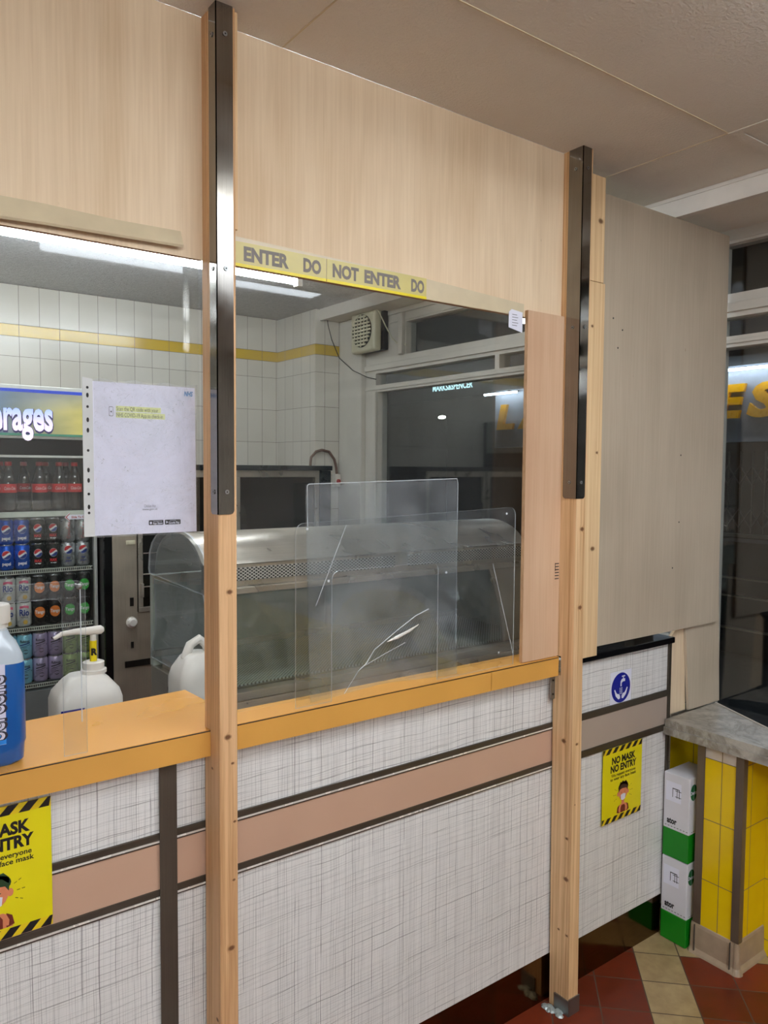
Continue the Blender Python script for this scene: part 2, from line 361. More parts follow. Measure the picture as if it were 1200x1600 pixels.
class MB:
    def __init__(s): s.bm = bmesh.new(); s.mi = 0
    def _done(s, fs):
        for f in fs: f.material_index = s.mi
    def mat(s, i): s.mi = i; return s
    def face(s, pts):
        f = s.bm.faces.new([s.bm.verts.new(p) for p in pts]); f.material_index = s.mi; return f
    def box(s, x0, x1, y0, y1, z0, z1, bev=0.0, seg=2):
        r = bmesh.ops.create_cube(s.bm, size=1)
        vs = r['verts']
        for v in vs:
            v.co = Vector((x0+(v.co.x+.5)*(x1-x0), y0+(v.co.y+.5)*(y1-y0), z0+(v.co.z+.5)*(z1-z0)))
        fs = list({f for v in vs for f in v.link_faces}); s._done(fs)
        if bev > 0:
            es = list({e for f in fs for e in f.edges})
            r = bmesh.ops.bevel(s.bm, geom=es, offset=bev, segments=seg, affect='EDGES', profile=0.6)
            s._done(r['faces'])
        return s
    def prism(s, pts, a0, a1, axis='y', side=None):
        """pts 2D polygon: axis y -> (x,z); axis x -> (y,z); axis z -> (x,y)"""
        def mk(p, a):
            return {'y': (p[0], a, p[1]), 'x': (a, p[0], p[1]), 'z': (p[0], p[1], a)}[axis]
        A = [s.bm.verts.new(mk(p, a0)) for p in pts]; B = [s.bm.verts.new(mk(p, a1)) for p in pts]
        f1 = s.bm.faces.new(A); f2 = s.bm.faces.new(B[::-1]); s._done([f1, f2])
        n = len(pts)
        for i in range(n):
            f = s.bm.faces.new((A[i], B[i], B[(i+1) % n], A[(i+1) % n])); f.material_index = s.mi if side is None else side
        return s
    def lathe(s, prof, c=(0, 0, 0), axis='z', seg=24, a0=0.0, sx=1.0, sy=1.0):
        rings = []
        for (r, h) in prof:
            ring = []
            for k in range(seg):
                a = a0+2*PI*k/seg; p = (r*math.cos(a)*sx, r*math.sin(a)*sy, h)
                if axis == 'x': p = (p[2], p[0], p[1])
                if axis == 'y': p = (p[0], p[2], p[1])
                ring.append(s.bm.verts.new((c[0]+p[0], c[1]+p[1], c[2]+p[2])))
            rings.append(ring)
        fs = []
        for a, b in zip(rings, rings[1:]):
            for k in range(seg):
                fs.append(s.bm.faces.new((a[k], a[(k+1) % seg], b[(k+1) % seg], b[k])))
        fs.append(s.bm.faces.new(rings[0][::-1])); fs.append(s.bm.faces.new(rings[-1])); s._done(fs); return s
    def tube(s, pts, r, seg=8):
        pts = [Vector(p) for p in pts]; rings = []
        up = Vector((0, 0, 1))
        for i, p in enumerate(pts):
            d = (pts[min(i+1, len(pts)-1)]-pts[max(i-1, 0)]).normalized()
            u = d.cross(up)
            if u.length < 1e-3: u = d.cross(Vector((1, 0, 0)))
            u.normalize(); v = d.cross(u).normalized()
            rr = r[i] if isinstance(r, (list, tuple)) else r
            rings.append([s.bm.verts.new(p+u*rr*math.cos(2*PI*k/seg)+v*rr*math.sin(2*PI*k/seg)) for k in range(seg)])
        fs = []
        for a, b in zip(rings, rings[1:]):
            for k in range(seg): fs.append(s.bm.faces.new((a[k], a[(k+1) % seg], b[(k+1) % seg], b[k])))
        fs.append(s.bm.faces.new(rings[0][::-1])); fs.append(s.bm.faces.new(rings[-1])); s._done(fs); return s
    def loft(s, secs):
        """secs: list of equal-length point rings"""
        rings = [[s.bm.verts.new(p) for p in r] for r in secs]; n = len(rings[0]); fs = []
        for a, b in zip(rings, rings[1:]):
            for k in range(n): fs.append(s.bm.faces.new((a[k], a[(k+1) % n], b[(k+1) % n], b[k])))
        fs.append(s.bm.faces.new(rings[0][::-1])); fs.append(s.bm.faces.new(rings[-1])); s._done(fs); return s
    def flat(s, pts, Y, ox=0, oz=0, sx=1, sz=1):
        """2D print shape facing -Y"""
        s.face([(ox+p[0]*sx, Y, oz+p[1]*sz) for p in pts]); return s
    def text(s, body, size, cx, cz, Y, width=None, weight=0.0, shear=0.0, align='C', rot=0.0, axis='y', ext=0.0, wrap=None, lead=None):
        """axis y: text faces -Y in the XZ plane; axis x: faces -X, reads along -Y"""
        key = (body, weight, shear)
        c = bpy.data.curves.new('t', 'FONT'); c.body = body; c.size = 1.0; c.offset = weight; c.shear = shear; c.extrude = ext/size if ext else 0
        c.resolution_u = 3
        o = bpy.data.objects.new('t', c); COL.objects.link(o)
        dg = bpy.context.evaluated_depsgraph_get(); me = bpy.data.meshes.new_from_object(o.evaluated_get(dg))
        bpy.data.objects.remove(o); bpy.data.curves.remove(c)
        if not len(me.vertices): return s
        xs = [v.co.x for v in me.vertices]; ys = [v.co.y for v in me.vertices]
        x0, x1, y0, y1 = min(xs), max(xs), min(ys), max(ys)
        k = size; kx = (width/(x1-x0)) if width else size
        vs = []
        for v in me.vertices:
            px = v.co.x - ((x0+x1)/2 if align == 'C' else (x0 if align == 'L' else x1)); px *= kx
            py = (v.co.y - 0.36)*k; pe = v.co.z*k
            if rot: px, py = px*math.cos(rot)-py*math.sin(rot), px*math.sin(rot)+py*math.cos(rot)
            if wrap:
                (wx, wy, wr) = wrap; a = (px+cx)/wr
                p = (wx+wr*math.sin(a), wy-wr*math.cos(a), cz+py)
            elif axis == 'y': p = (cx+px, Y-pe, cz+py)
            else: p = (Y-pe, cx-px, cz+py)
            vs.append(s.bm.verts.new(p))
        for f in me.polygons:
            try:
                q = s.bm.faces.new([vs[i] for i in f.vertices]); q.material_index = s.mi
            except ValueError: pass
        bpy.data.meshes.remove(me); return s
    def wcol(s, lo, hi, a0, a1, n, wrap, z0=0.0):
        """shape wrapped on a cylinder: columns a0..a1 with lower/upper height functions"""
        wx, wy, wr = wrap; prev = None
        for i in range(n+1):
            a = a0+(a1-a0)*i/n; th = a/wr
            p = [(wx+wr*math.sin(th), wy-wr*math.cos(th), z0+q) for q in (lo(a), max(hi(a), lo(a)+1e-6))]
            cur = [s.bm.verts.new(q) for q in p]
            if prev:
                f = s.bm.faces.new((prev[0], cur[0], cur[1], prev[1])); f.material_index = s.mi
            prev = cur
        return s
    def build(s, name, mats, parent=None, label=None, cat=None, group=None, kind=None, smooth=False, loc=None, norm=True):
        if norm and not s.bm.faces: pass
        if norm: bmesh.ops.recalc_face_normals(s.bm, faces=[f for f in s.bm.faces])
        me = bpy.data.meshes.new(name)
        if parent is not None: base = wloc(parent)
        elif loc is not None: base = Vector(loc)
        else:
            vs = [v.co for v in s.bm.verts]
            base = Vector(((min(v.x for v in vs)+max(v.x for v in vs))/2, (min(v.y for v in vs)+max(v.y for v in vs))/2, min(v.z for v in vs)))
        bmesh.ops.translate(s.bm, verts=s.bm.verts, vec=-base)
        s.bm.to_mesh(me); s.bm.free()
        if not isinstance(mats, (list, tuple)): mats = [mats]
        for m in mats: me.materials.append(M[m] if isinstance(m, str) else m)
        o = bpy.data.objects.new(name, me); COL.objects.link(o)
        if parent is not None: o.parent = parent
        else: o.location = base
        if smooth:
            for p in me.polygons: p.use_smooth = True
            md = o.modifiers.new('w', 'EDGE_SPLIT'); md.split_angle = math.radians(38)
        return tag(o, label, cat, group, kind)
def struct(name, mb, mats, **k): return mb.build(name, mats, kind='structure', **k)
def rrect(x0, x1, z0, z1, r, corners='abcd', n=5):
    """rounded rectangle, corners: a=bl b=br c=tr d=tl"""
    pts = []
    for key, cx, cz, a0, px, pz in (('a', x0+r, z0+r, PI, x0, z0), ('b', x1-r, z0+r, 1.5*PI, x1, z0), ('c', x1-r, z1-r, 0, x1, z1), ('d', x0+r, z1-r, .5*PI, x0, z1)):
        if key in corners: pts += [(cx+r*math.cos(a0+.5*PI*k/n), cz+r*math.sin(a0+.5*PI*k/n)) for k in range(n+1)]
        else: pts.append((px, pz))
    return pts
def ell(cx, cz, rx, rz, n=20, a0=0, a1=2*PI):
    full = abs(a1-a0-2*PI) < 1e-6
    return [(cx+rx*math.cos(a0+(a1-a0)*k/(n if full else n-1)), cz+rz*math.sin(a0+(a1-a0)*k/(n if full else n-1))) for k in range(n)]
def dup(root, loc, label, group=None):
    r = root.copy(); COL.objects.link(r); r.location = loc; r['label'] = label
    if group: r['group'] = group
    for ch in list(root.children):
        c = ch.copy(); COL.objects.link(c); c.parent = r
        for g in list(ch.children):
            d = g.copy(); COL.objects.link(d); d.parent = c
    return r

CZ, KZ, W, YB = 2.44, 2.49, 2.60, 4.32       # shop ceiling, kitchen ceiling, shopfront plane, kitchen back wall
# ================================================================ ROOM SHELL
b = MB(); b.box(-2.0, 2.6, -2.8, YB+.1, -0.08, 0.0); struct('floor', b, 'floor')
b = MB(); b.box(-2.08, 2.24, -2.8, 1.456, CZ, CZ+.06); b.box(1.76, 2.24, 1.456, 2.1, CZ, CZ+.045); struct('ceiling', b, 'ceil')
b = MB(); b.box(-2.08, 2.64, 1.456, YB+.1, KZ, KZ+.06); struct('ceiling_kitchen', b, 'ceilk')
b = MB(); b.box(-2.0, 2.60, -2.88, -2.8, 0, 2.5); struct('wall_rear', b, 'room')
b = MB(); b.box(-2.08, -2.0, -2.8, 1.4, 0, 2.5); struct('wall_left', b, 'room')
b = MB(); b.box(-2.08, -2.0, 1.4, YB+.1, 0, KZ); struct('wall_kitchen_left', b, 'wt_pier_side')
b = MB(); b.box(-2.0, 2.38, YB, YB+.1, 0, KZ); struct('wall_back', b, 'wt_back')
# tiled pier in the corner: two faces
b = MB(); b.box(2.38, 2.66, 3.87, YB+.1, 0, KZ)
for f in b.bm.faces:
    n = f.normal; f.normal_update()
    if abs(f.normal.x) > .5: f.material_index = 1
struct('wall_pier', b, ['wt_pier_face', 'wt_pier_side'])
# thin bright joints of the suspended ceiling (metal grid in the board plane)
b = MB()
b.box(-2.0, 2.24, 1.1105, 1.1135, CZ-.0016, CZ); b.box(0.8115, .8145, 1.1135, 1.455, CZ-.0016, CZ); b.box(1.9275, 1.9305, 1.1135, 2.1, CZ-.0016, CZ)
b.box(0.8115, .8145, -2.8, 1.1105, CZ-.0016, CZ); b.box(1.9275, 1.9305, -2.8, 1.1105, CZ-.0016, CZ); b.box(-.302, -.299, -2.8, 1.455, CZ-.0016, CZ)
struct('trim_1', b, ['tape'])
b = MB(); b.box(1.925, 2.24, 1.085, 1.112, CZ-.004, CZ-.0017); b.box(1.925, 1.952, .4, 1.085, CZ-.004, CZ-.0017); struct('trim_2', b, 'ceil')
# white end trim where the suspended ceiling stops, soffit beyond it
b = MB(); b.box(2.24, 2.262, -2.8, 2.1, 2.375, CZ+.045); b.box(2.236, 2.24, -2.8, 2.1, CZ-.012, CZ-.001); struct('trim_3', b, 'white')
b = MB(); b.box(2.2625, 2.66, -2.8, 1.56, 2.40, 2.45); struct('ceiling_soffit', b, 'ceil')
# kitchen beam and soffit over the window
b = MB(); b.box(2.41, 2.43, 2.12, 3.87, 2.425, KZ); struct('trim_4', b, 'white')
b = MB(); b.box(2.43, 2.64, 1.58, 3.87, 2.43, 2.47); struct('ceiling_kitchen_soffit', b, 'ceil')

# ---- shopfront windows: painted timber frame with glass
def window(n, y0, y1, top0, top1, bands, glass0, glass1, zsill):
    r = bpy.data.objects.new('window_%d' % n, None); COL.objects.link(r); r.location = (W, (y0+y1)/2, 0); tag(r, kind='structure')
    b = MB(); X0, X1 = W-.02, W+.05
    b.box(X0, X1, y0, y1, 2.353, 2.43)                  # head
    b.box(X0, X1, y0, y1, 2.101, 2.182); b.box(X0-.012, X0, y0, y1, 2.118, 2.150, .003)
    b.box(X0, X1, y0, y1, 1.998, 2.036); b.box(X0-.008, X0, y0, y1, 2.010, 2.022, .002)
    b.box(X0-.01, X1, y0, y1, 2.405, 2.43); b.box(X0-.005, X1, y0, y1, 2.362, 2.372)
    b.box(X0, X1, y0, top0, 2.182, 2.353); b.box(X0, X1, top1, y1, 2.182, 2.353)
    ys = [y0]+[v for p in bands for v in p]+[y1]
    for i in range(0, len(ys), 2): b.box(X0, X1, ys[i], ys[i+1], 2.036, 2.101)
    b.box(X0, X1, y0, glass0, zsill, 1.998); b.box(X0, X1, glass1, y1, zsill, 1.998)
    b.box(X0, X1, y0, y1, zsill-.03, zsill)
    b.build('window_frame', 'paintw', r)
    b = MB()
    if n == 1:   # stepped architrave at the far jamb
        b.box(W-.045, W-.02, 3.28, 3.32, 2.182, 2.40, .006); b.box(W-.035, W-.02, 3.53, 3.56, zsill, 1.998, .006)
        b.box(W-.055, W-.02, 3.64, 3.87, zsill, 2.43, .006)
    else: b.box(W-.035, W-.02, y0+.02, y0+.05, zsill, 1.998, .004)
    b.build('architrave', 'paintw', r)
    b = MB(); b.box(W+.012, W+.018, y0+.01, y1-.01, zsill, 2.353); b.build('glass_pane', 'glass', r)
    return r
window(1, 1.58, 3.87, 1.66, 3.275, [(1.70, 2.576), (2.605, 3.545)], 1.66, 3.53, 0.95)
window(2, -2.8, 1.56, -1.2, 1.50, [(-1.2, 1.50)], -1.2, 1.50, 0.718)
b = MB(); b.box(2.44, 2.66, 1.56, 3.87, 0, .92); struct('wall_right', b, 'wt_pier_side')
b = MB(); b.box(2.45, 2.66, -2.8, 1.56, 0, .696); struct('wall_right_low', b, 'yt_side')

# ---- street beyond the glass
b = MB(); b.box(2.66, 14, -8, 22, -.12, -.06); struct('floor_street', b, 'street')
fac = thing('shop_building', 'dark shop building with a grey fascia across the street', 'building', (7.3, 5, -.06))
b = MB(); b.box(7.05, 7.6, -3, 6.95, -.06, 3.0); b.build('facade', 'street', fac)
M['fascia'] = plain('grey_fascia', (150, 156, 166), 0.4)
b = MB(); b.box(7.0, 7.05, -3, 7.05, 1.84, 2.60, .004); b.build('fascia_board', 'fascia', fac)
b = MB(); b.box(6.93, 7.0, -3, 7.05, 2.60, 2.63); b.box(6.93, 6.95, -3, 7.05, 2.545, 2.60); b.build('canopy_rail', 'street', fac)
M['letters'] = plain('orange_letters', (250, 178, 20), 0.3)
LT = 'fascia letters across the street'
def letter(ch, y0, y1, z0, z1, lab, sh=.18):
    b = MB(); b.text(ch, (z1-z0)/.72, (y0+y1)/2, (z0+z1)/2, 6.975, width=(y0-y1), weight=.045, shear=sh, axis='x', ext=.02)
    b.build('sign_letter', 'letters', None, lab, 'letter', LT)
letter('L', 6.98, 6.70, 2.08, 2.368, 'yellow letter L on the fascia, seen left of the narrow board')
letter('A', 6.62, 6.25, 2.08, 2.368, 'yellow letter cut off by the narrow plywood board')
letter('E', 4.06, 3.77, 2.08, 2.375, 'yellow letter E on the fascia beside the big plywood board')
letter('S', 3.75, 3.42, 2.08, 2.378, 'yellow letter S at the right edge of the photo')
for (y0, y1, lab) in ((6.55, 7.1, 'sign lamp above the letter seen through the counter window'), (2.0, 4.6, 'sign lamp above the last two yellow letters')):
    lt = thing('sign_lamp', lab, 'lamp', (6.85, (y0+y1)/2, 2.49), 'lamps over the fascia')
    b = MB(); b.lathe([(.012, y0), (.012, y1)], (6.86, 0, 2.50), 'y', 10); b.build('lamp_tube', 'street_tube', lt)
    for yb in (y0+.1, y1-.13):
        b = MB(); b.box(6.84, 6.99, yb, yb+.03, 2.513, 2.53); b.build('bracket', 'street', lt)
# security gate of the opposite shop
M['gate'] = plain('gate_metal', (92, 90, 86), 0.5, 0.4)
g = thing('folding_gate', 'grey folding lattice security gate across the street', 'gate', (6.9, 2.9, .98))
b = MB()
for k in range(18): b.box(6.89, 6.90, 3.86-k*.115, 3.875-k*.115, 1.0, 1.75)
b.build('gate_bars', 'gate', g)
for z in (1.05, 1.45):
    b = MB()
    for k in range(-1, 18):
        y = 3.87-k*.115
        for s in (1, -1):
            a, c = (z, z+.17) if s > 0 else (z+.17, z)
            b.tube([(6.885, y, a), (6.885, y-.115, c)], .005, 6)
    b.build('lattice', 'gate', g)
b = MB(); b.box(6.86, 6.92, 1.8, 3.9, .96, .99); b.build('bottom_rail', 'gate', g)
b = MB(); b.box(6.6, 6.98, 1.6, 3.86, -.06, .94); tag(b.build('low_wall', 'street', None, 'dark low wall below the lattice gate across the street', 'wall'))
M['rail'] = plain('pale_rail', (120, 112, 100), 0.5)
for (z, lab) in ((.62, 'upper pale rail on the dark low wall outside'), (.46, 'middle pale rail on the dark low wall outside'), (.17, 'lowest pale rail on the dark low wall outside')):
    b = MB(); b.box(6.56, 6.60, 1.7, 3.84, z-.008, z+.008); b.build('rail', 'rail', None, lab, 'rail', 'rails on the low wall')
ms = thing('shop_sign', 'small white lit shop sign far across the street', 'sign', (12.0, 13.5, 3.35))
b = MB(); b.text('MARKS&SPENCER', .20, 13.44, 3.47, 11.95, width=-1.38*-1, weight=.03, axis='x'); b.build('lettering', 'neon', ms)
b = MB(); b.box(12.0, 12.3, 8, 20, 3.2, 3.8); b.build('sign_board', 'street', ms)
b = MB(); b.box(12.0, 12.58, 4, 21, -.06, 3.19); b.build('far_building', 'street', None, 'dark building under the small lit sign', 'building')
b = MB(); b.lathe([(.02, 0), (.09, .02), (.09, .06), (.02, .08)], (11.6, 13.38, 2.70), 'z', 14, sx=.5, sy=1.3); lampm = emit('street_spot', (240, 245, 235), 6); sl = thing('street_lamp', 'tiny bright street lamp seen through the kitchen window', 'lamp', (11.7, 13.38, -.06)); b.build('lamp_head', lampm, sl)
b = MB(); b.tube([(11.75, 13.38, -.06), (11.75, 13.38, 2.79), (11.6, 13.38, 2.79)], .02, 8); b.build('pole', 'street', sl)
b = MB(); b.box(12.6, 12.7, -8, 22, -.1, 9); struct('wall_far_street', b, 'street')

# ================================================================ LIGHTS (fittings)
def fitting(name, x0, x1, y, z, wdt, lab, mt, group, zc):
    r = thing(name, lab, 'lamp', ((x0+x1)/2, y, z), group)
    b = MB(); b.box(x0, x1, y-wdt/2, y+wdt/2, z-.03, z+.03, .012); b.build('diffuser', mt, r)
    b = MB(); b.box(x0-.0, x1+.0, y-.02, y+.02, z+.031, zc); b.build('lamp_body', 'white', r)
fitting('ceiling_lamp', .70, 1.90, .16, 2.385, .56, 'wide ceiling lamp in front of the plywood partition', emit('wide_lamp_diffuser', (238, 246, 255), E_SHOP*.27), 'shop ceiling lamps', CZ)
fitting('ceiling_lamp', -.9, .3, -.9, 2.385, .12, 'fluorescent ceiling lamp behind the camera, nearer the counter', 'lamp', 'shop ceiling lamps', CZ)
fitting('ceiling_lamp', -.9, .3, -2.0, 2.385, .12, 'added unseen lamp behind the camera, nearest the rear wall, brightening the ceiling', 'lamp', 'shop ceiling lamps', CZ)  # third fitting, added unseen to lift the shop ceiling
r = thing('fluorescent_lamp', 'bright fluorescent tube lamp on the kitchen ceiling', 'lamp', (.9, 3.2, 2.44))
b = MB(); b.lathe([(.017, -.3), (.017, 1.86)], (0, 3.2, 2.443), 'x', 12); b.build('tube', 'tube', r, smooth=True)
b = MB(); b.box(-.33, 1.89, 3.19, 3.21, 2.463, KZ); b.build('lamp_body', 'white', r)
for xe in (1.86, -.325):
    b = MB(); b.box(xe, xe+.025, 3.18, 3.22, 2.42, 2.463); b.build('end_cap', 'white', r)

r = thing('fluorescent_lamp', 'added unseen lamp brightening the display cabinet, hidden by the plywood', 'lamp', (.9, 1.95, 2.44))  # extra lamp out of view, added to brighten the cabinet front
b = MB(); b.lathe([(.017, .1), (.017, 1.5)], (0, 1.95, 2.443), 'x', 12); b.build('tube', emit('added_tube_near', (240, 248, 255), E_KITCHEN*.8), r, smooth=True)
b = MB(); b.box(.07, 1.53, 1.92, 1.98, 2.463, KZ); b.build('lamp_body', 'white', r)

# ================================================================ COUNTER
ct = thing('counter', 'service counter with white crosshatch front, beige band and bronze plinth', 'counter', (.7, 1.485, 0))
XL, XR = -1.2, 1.76
b = MB(); b.box(XL, XR, 1.470, 1.50, .146, 1.0175); b.build('front_panel', 'lam', ct)
b = MB(); b.box(XL, XR, 1.4675, 1.4698, .722, .822); b.build('colour_band', 'band', ct)
for z in (.829, .7145):
    b = MB(); b.box(XL, XR, 1.4645, 1.4698, z-.009, z+.012, .001); tr_ = b.build('metal_trim', 'trim_dark', ct)
    b = MB(); b.box(XL, XR, 1.4628, 1.4645, z-.0050, z-.0015); b.build('bright_line', 'trim_light', tr_)
b = MB(); b.box(.540, .576, 1.4605, 1.4630, .0, .9915, .0008); b.build('cover_strip', 'strip', ct)
b = MB(); b.box(XL, XR, 1.478, 1.50, 0, .146); b.build('plinth', 'plinth', ct)
b = MB(); b.box(XL, XR, 1.50, 1.52, 0, .80); b.build('carcass', 'white', ct)
tp = thing('countertop', 'ochre yellow countertop, deep on the left and narrow under the screen', 'countertop', (.5, 1.57, 1.0))
b = MB(); b.prism([(XL, 1.438), (1.695, 1.438), (1.695, 1.525), (.712, 1.525), (.712, 1.622), (.706, 1.735), (XL, 1.605)], 1.018, 1.040, 'z'); b.build('top', 'ochre', tp)
b = MB(); b.box(XL, .652, 1.4345, 1.438, .987, 1.0375); b.box(.652, 1.425, 1.4345, 1.438, .987, 1.0375); b.box(1.427, 1.69, 1.4345, 1.438, .987, 1.0375); b.build('fascia', 'ochre_f', tp)
b = MB(); b.box(XL, 1.69, 1.4342, 1.4365, 1.0376, 1.0392); b.build('edge_joint', 'black', tp)
b = MB(); b.box(XL, 1.69, 1.438, 1.469, .992, 1.018); b.build('underside', 'ochre_f', tp)

# hinged end panel right of the second post
dr = thing('counter_flap_panel', 'crosshatch end panel of the counter with black cap, right of the right post', 'counter panel', (2.0, 1.485, 0))
b = MB(); b.box(1.765, 2.277, 1.470, 1.50, .140, .997); b.build('front_panel', 'lam', dr)
b = MB(); b.box(1.765, 2.277, 1.4675, 1.4698, .722, .822); b.build('colour_band', 'band2', dr)
for z in (.829, .7145):
    b = MB(); b.box(1.765, 2.277, 1.4645, 1.4698, z-.009, z+.012, .001); tr_ = b.build('metal_trim', 'trim_dark', dr)
b = MB(); b.box(1.765, 2.296, 1.455, 1.53, .998, 1.018, .003); b.build('cap', 'blackg', dr)
b = MB(); b.box(2.278, 2.292, 1.464, 1.505, .140, .997); b.build('edge_strip', 'trim_dark', dr)
b = MB(); b.box(1.765, 2.285, 1.478, 1.50, 0, .139); b.build('plinth', 'plinth', dr)
b = MB(); b.prism([(2.05, .998), (2.05, .90), (2.2, .90), (2.2, .998)], 1.535, 1.60, 'y'); b.box(2.205, 2.31, 1.535, 1.6, .9, .998)
# ================================================================ POSTS
def post(x0, x1, y0, y1, z1, mt, lab, lean, name='timber_post', fl=.03, fr=.034, zb=1.478, scr=((2.38, .6), (1.95, .6), (1.522, .6))):
    r = thing(name, lab, 'post', (x0, y0, 0), 'timber posts of the partition')
    b = MB(); b.box(x0, x1, y0, y1, 0.0, z1, .0015, 1); b.build('timber', mt, r)
    a = thing('corner_angle', lab.replace('pine post', 'brushed steel angle guard on the pine post').replace(' with a steel angle guard', ''), 'angle guard', (x0, y0, zb))
    a.parent = r; a.location = (0, 0, zb)
    for k in ('label', 'category', 'group'):
        if k in a: del a[k]
    return r, a
def angle(a, x0, y0, fl, fr, zb, zt, scr):
    tk = .002; rr = .009
    b = MB(); b.prism(rrect(x0-tk, x0+fr, zb, zt, rr, 'b'), y0-tk, y0-.0001, 'y')
    # left flange
    b.prism(rrect(y0-tk, y0+fl, zb, zt, rr, 'b'), x0-tk, x0-.0001, 'x'); b.build('angle_plate', 'steel', a)
    for z in scr:
        b = MB(); b.lathe([(.0045, 0), (.0045, .0012), (.0015, .0016)], (x0+fr*.52, y0-tk-.0017, z), 'y', 12)
        b.mat(1).lathe([(.0016, 0), (.0016, .0004)], (x0+fr*.52, y0-tk-.0022, z), 'y', 8); b.build('screw', ['zinc', 'black'], a)
        b = MB(); b.lathe([(.0045, 0), (.0045, .0012), (.0015, .0016)], (x0-tk-.0017, y0+fl*.5, z), 'x', 12)
        b.mat(1).lathe([(.0016, 0), (.0016, .0004)], (x0-tk-.0022, y0+fl*.5, z), 'x', 8); b.build('screw', ['zinc', 'black'], a)
p1, a1 = post(.636, .675, 1.390, 1.4335, CZ, 'pine1', 'left pine post with a steel angle guard, standing in front of the counter', 0)
for o in list(p1.children):
    if o.name.startswith('timber'): bpy.data.objects.remove(o)
b = MB(); b.box(.636, .675, 1.390, 1.4340, 0, CZ, .0015, 1); b.box(.636, .675, 1.4340, 1.4600, 1.041, CZ, .0005, 1); b.box(.636, .675, 1.4340, 1.4600, 0, .986, .0005, 1); b.build('timber', 'pine1', p1)
angle(a1, .636, 1.390, .030, .033, 1.478, CZ, (2.385, 1.95, 1.522))
b = MB(); b.box(.675, .682, 1.395, 1.45, 2.03, CZ-.004); b.build('packing_strip', 'batten', p1)
p2, a2 = post(1.702, 1.742, 1.390, 1.4335, CZ, 'pine2', 'right pine post with a steel angle guard, standing beside the end panel', 0)
for o in list(p2.children):
    if o.name.startswith('timber'): bpy.data.objects.remove(o)
def lx(z): return 1.711-.0135*min(z/1.2, 1)
b = MB()
for (y0, y1, z0, z1) in ((1.390, 1.434, 0, CZ), (1.434, 1.4618, 0, .986), (1.434, 1.4635, 1.041, CZ)):
    zs = [z0]+([1.2] if z0 < 1.2 < z1 else [])+[z1]
    b.loft([[(lx(z), y0, z), (lx(z)+.04, y0, z), (lx(z)+.04, y1, z), (lx(z), y1, z)] for z in zs])
b.build('timber', 'pine2', p2)
angle(a2, 1.6968, 1.390, .046, .034, 1.490, CZ, (2.385, 1.96, 1.535))
b = MB(); b.box(1.7085, 1.7545, 1.3865, 1.3898, 0, .05); b.box(1.7060, 1.7103, 1.3865, 1.44, 0, .045); b.build('metal_shoe', 'zinc', p2)
b = MB()
for k in range(7):
    a = random.uniform(0, 6.28); b.lathe([(.004, 0), (.014, .002), (.010, .007), (.002, .009)], (1.692+.006*math.cos(a), 1.405+k*.008, .0), 'z', 7, sx=random.uniform(.7, 1.2), sy=random.uniform(.6, 1.2))
b.build('crumpled_tape', 'foil', None, 'crumpled silver tape at the foot of the right post', 'tape')
# battens right of post 2
bt = thing('timber_batten', 'upper pine batten beside the right post, ending below the ceiling', 'batten', (1.8, 1.45, 2.107), 'battens beside the right post')
b = MB(); b.box(1.757, 1.858, 1.4385, 1.4545, 2.108, 2.405, .001, 1); b.build('timber', 'batten', bt)
bt = thing('timber_batten', 'lower pine batten between the right post and the big board', 'batten', (1.8, 1.45, 1.02), 'battens beside the right post')
b = MB(); b.box(1.757, 1.863, 1.4365, 1.4545, 1.020, 2.106, .001, 1); b.build('timber', 'batten', bt)
bk = thing('corner_bracket', 'small zinc bracket fixed under the countertop at the right post', 'bracket', (1.685, 1.44, .915))
b = MB(); b.box(1.679, 1.698, 1.452, 1.4542, .915, .985, .0008, 1); b.build('plate', 'zinc', bk)
b = MB(); b.lathe([(.003, 0), (.003, .0015)], (1.6885, 1.450, .97), 'y', 10); b.build('screw', 'black', bk)
b = MB(); b.lathe([(.003, 0), (.003, .0015)], (1.6885, 1.450, .93), 'y', 10); b.build('screw', 'black', bk)

# ================================================================ PLYWOOD
def sheet(name, x0, x1, z0, z1, y0, y1, mt, lab, cat='plywood board', extra=None):
    b = MB(); b.box(x0, x1, y0, y1, z0, z1)
    for f in b.bm.faces:
        f.normal_update()
        if abs(f.normal.y) < .5: f.material_index = 1
    return b.build(name, [mt, 'ply_edge'], None, lab, cat)
sheet('plywood_sheet', -1.2, .6355, 1.977, CZ-.001, 1.456, 1.468, 'ply', 'pale plywood sheet left of the left post, reaching the ceiling')
sheet('plywood_sheet', .6765, 1.697, 1.977, CZ-.001, 1.456, 1.468, 'ply', 'pale plywood sheet between the two posts above the screen')
sheet('plywood_strip', 1.551, 1.6965, 1.042, 1.994, 1.4435, 1.455, 'ply_pink', 'narrow pinkish plywood board left of the right post')
sheet('plywood_board', 1.864, 2.555, 1.040, 2.372, 1.457, 1.469, 'ply_shaded', 'large plywood board right of the right post, shade in its colour')
# small screw holes on the big board
sb = [o for o in COL.objects if o.name.startswith('plywood_board')][0]
for (x, z) in ((1.93, 2.02), (1.975, 1.99), (1.955, 1.935), (1.875, 2.0), (2.3, 1.62), (2.3, 1.40), (2.27, 1.25)):
    b = MB(); b.lathe([(.0028, 0), (.0028, .0006)], (x, 1.4562, z), 'y', 8); b.build('screw_hole', 'black', sb)
sh = [o for o in COL.objects if o.name.startswith('plywood_strip')][0]
b = MB()
for k in range(6): b.box(1.677, 1.693, 1.4428, 1.4434, 1.262+k*.0085, 1.2645+k*.0085)
b.box(1.677, 1.6785, 1.4428, 1.4434, 1.285, 1.308); b.build('ink_mark', 'ink', sh)
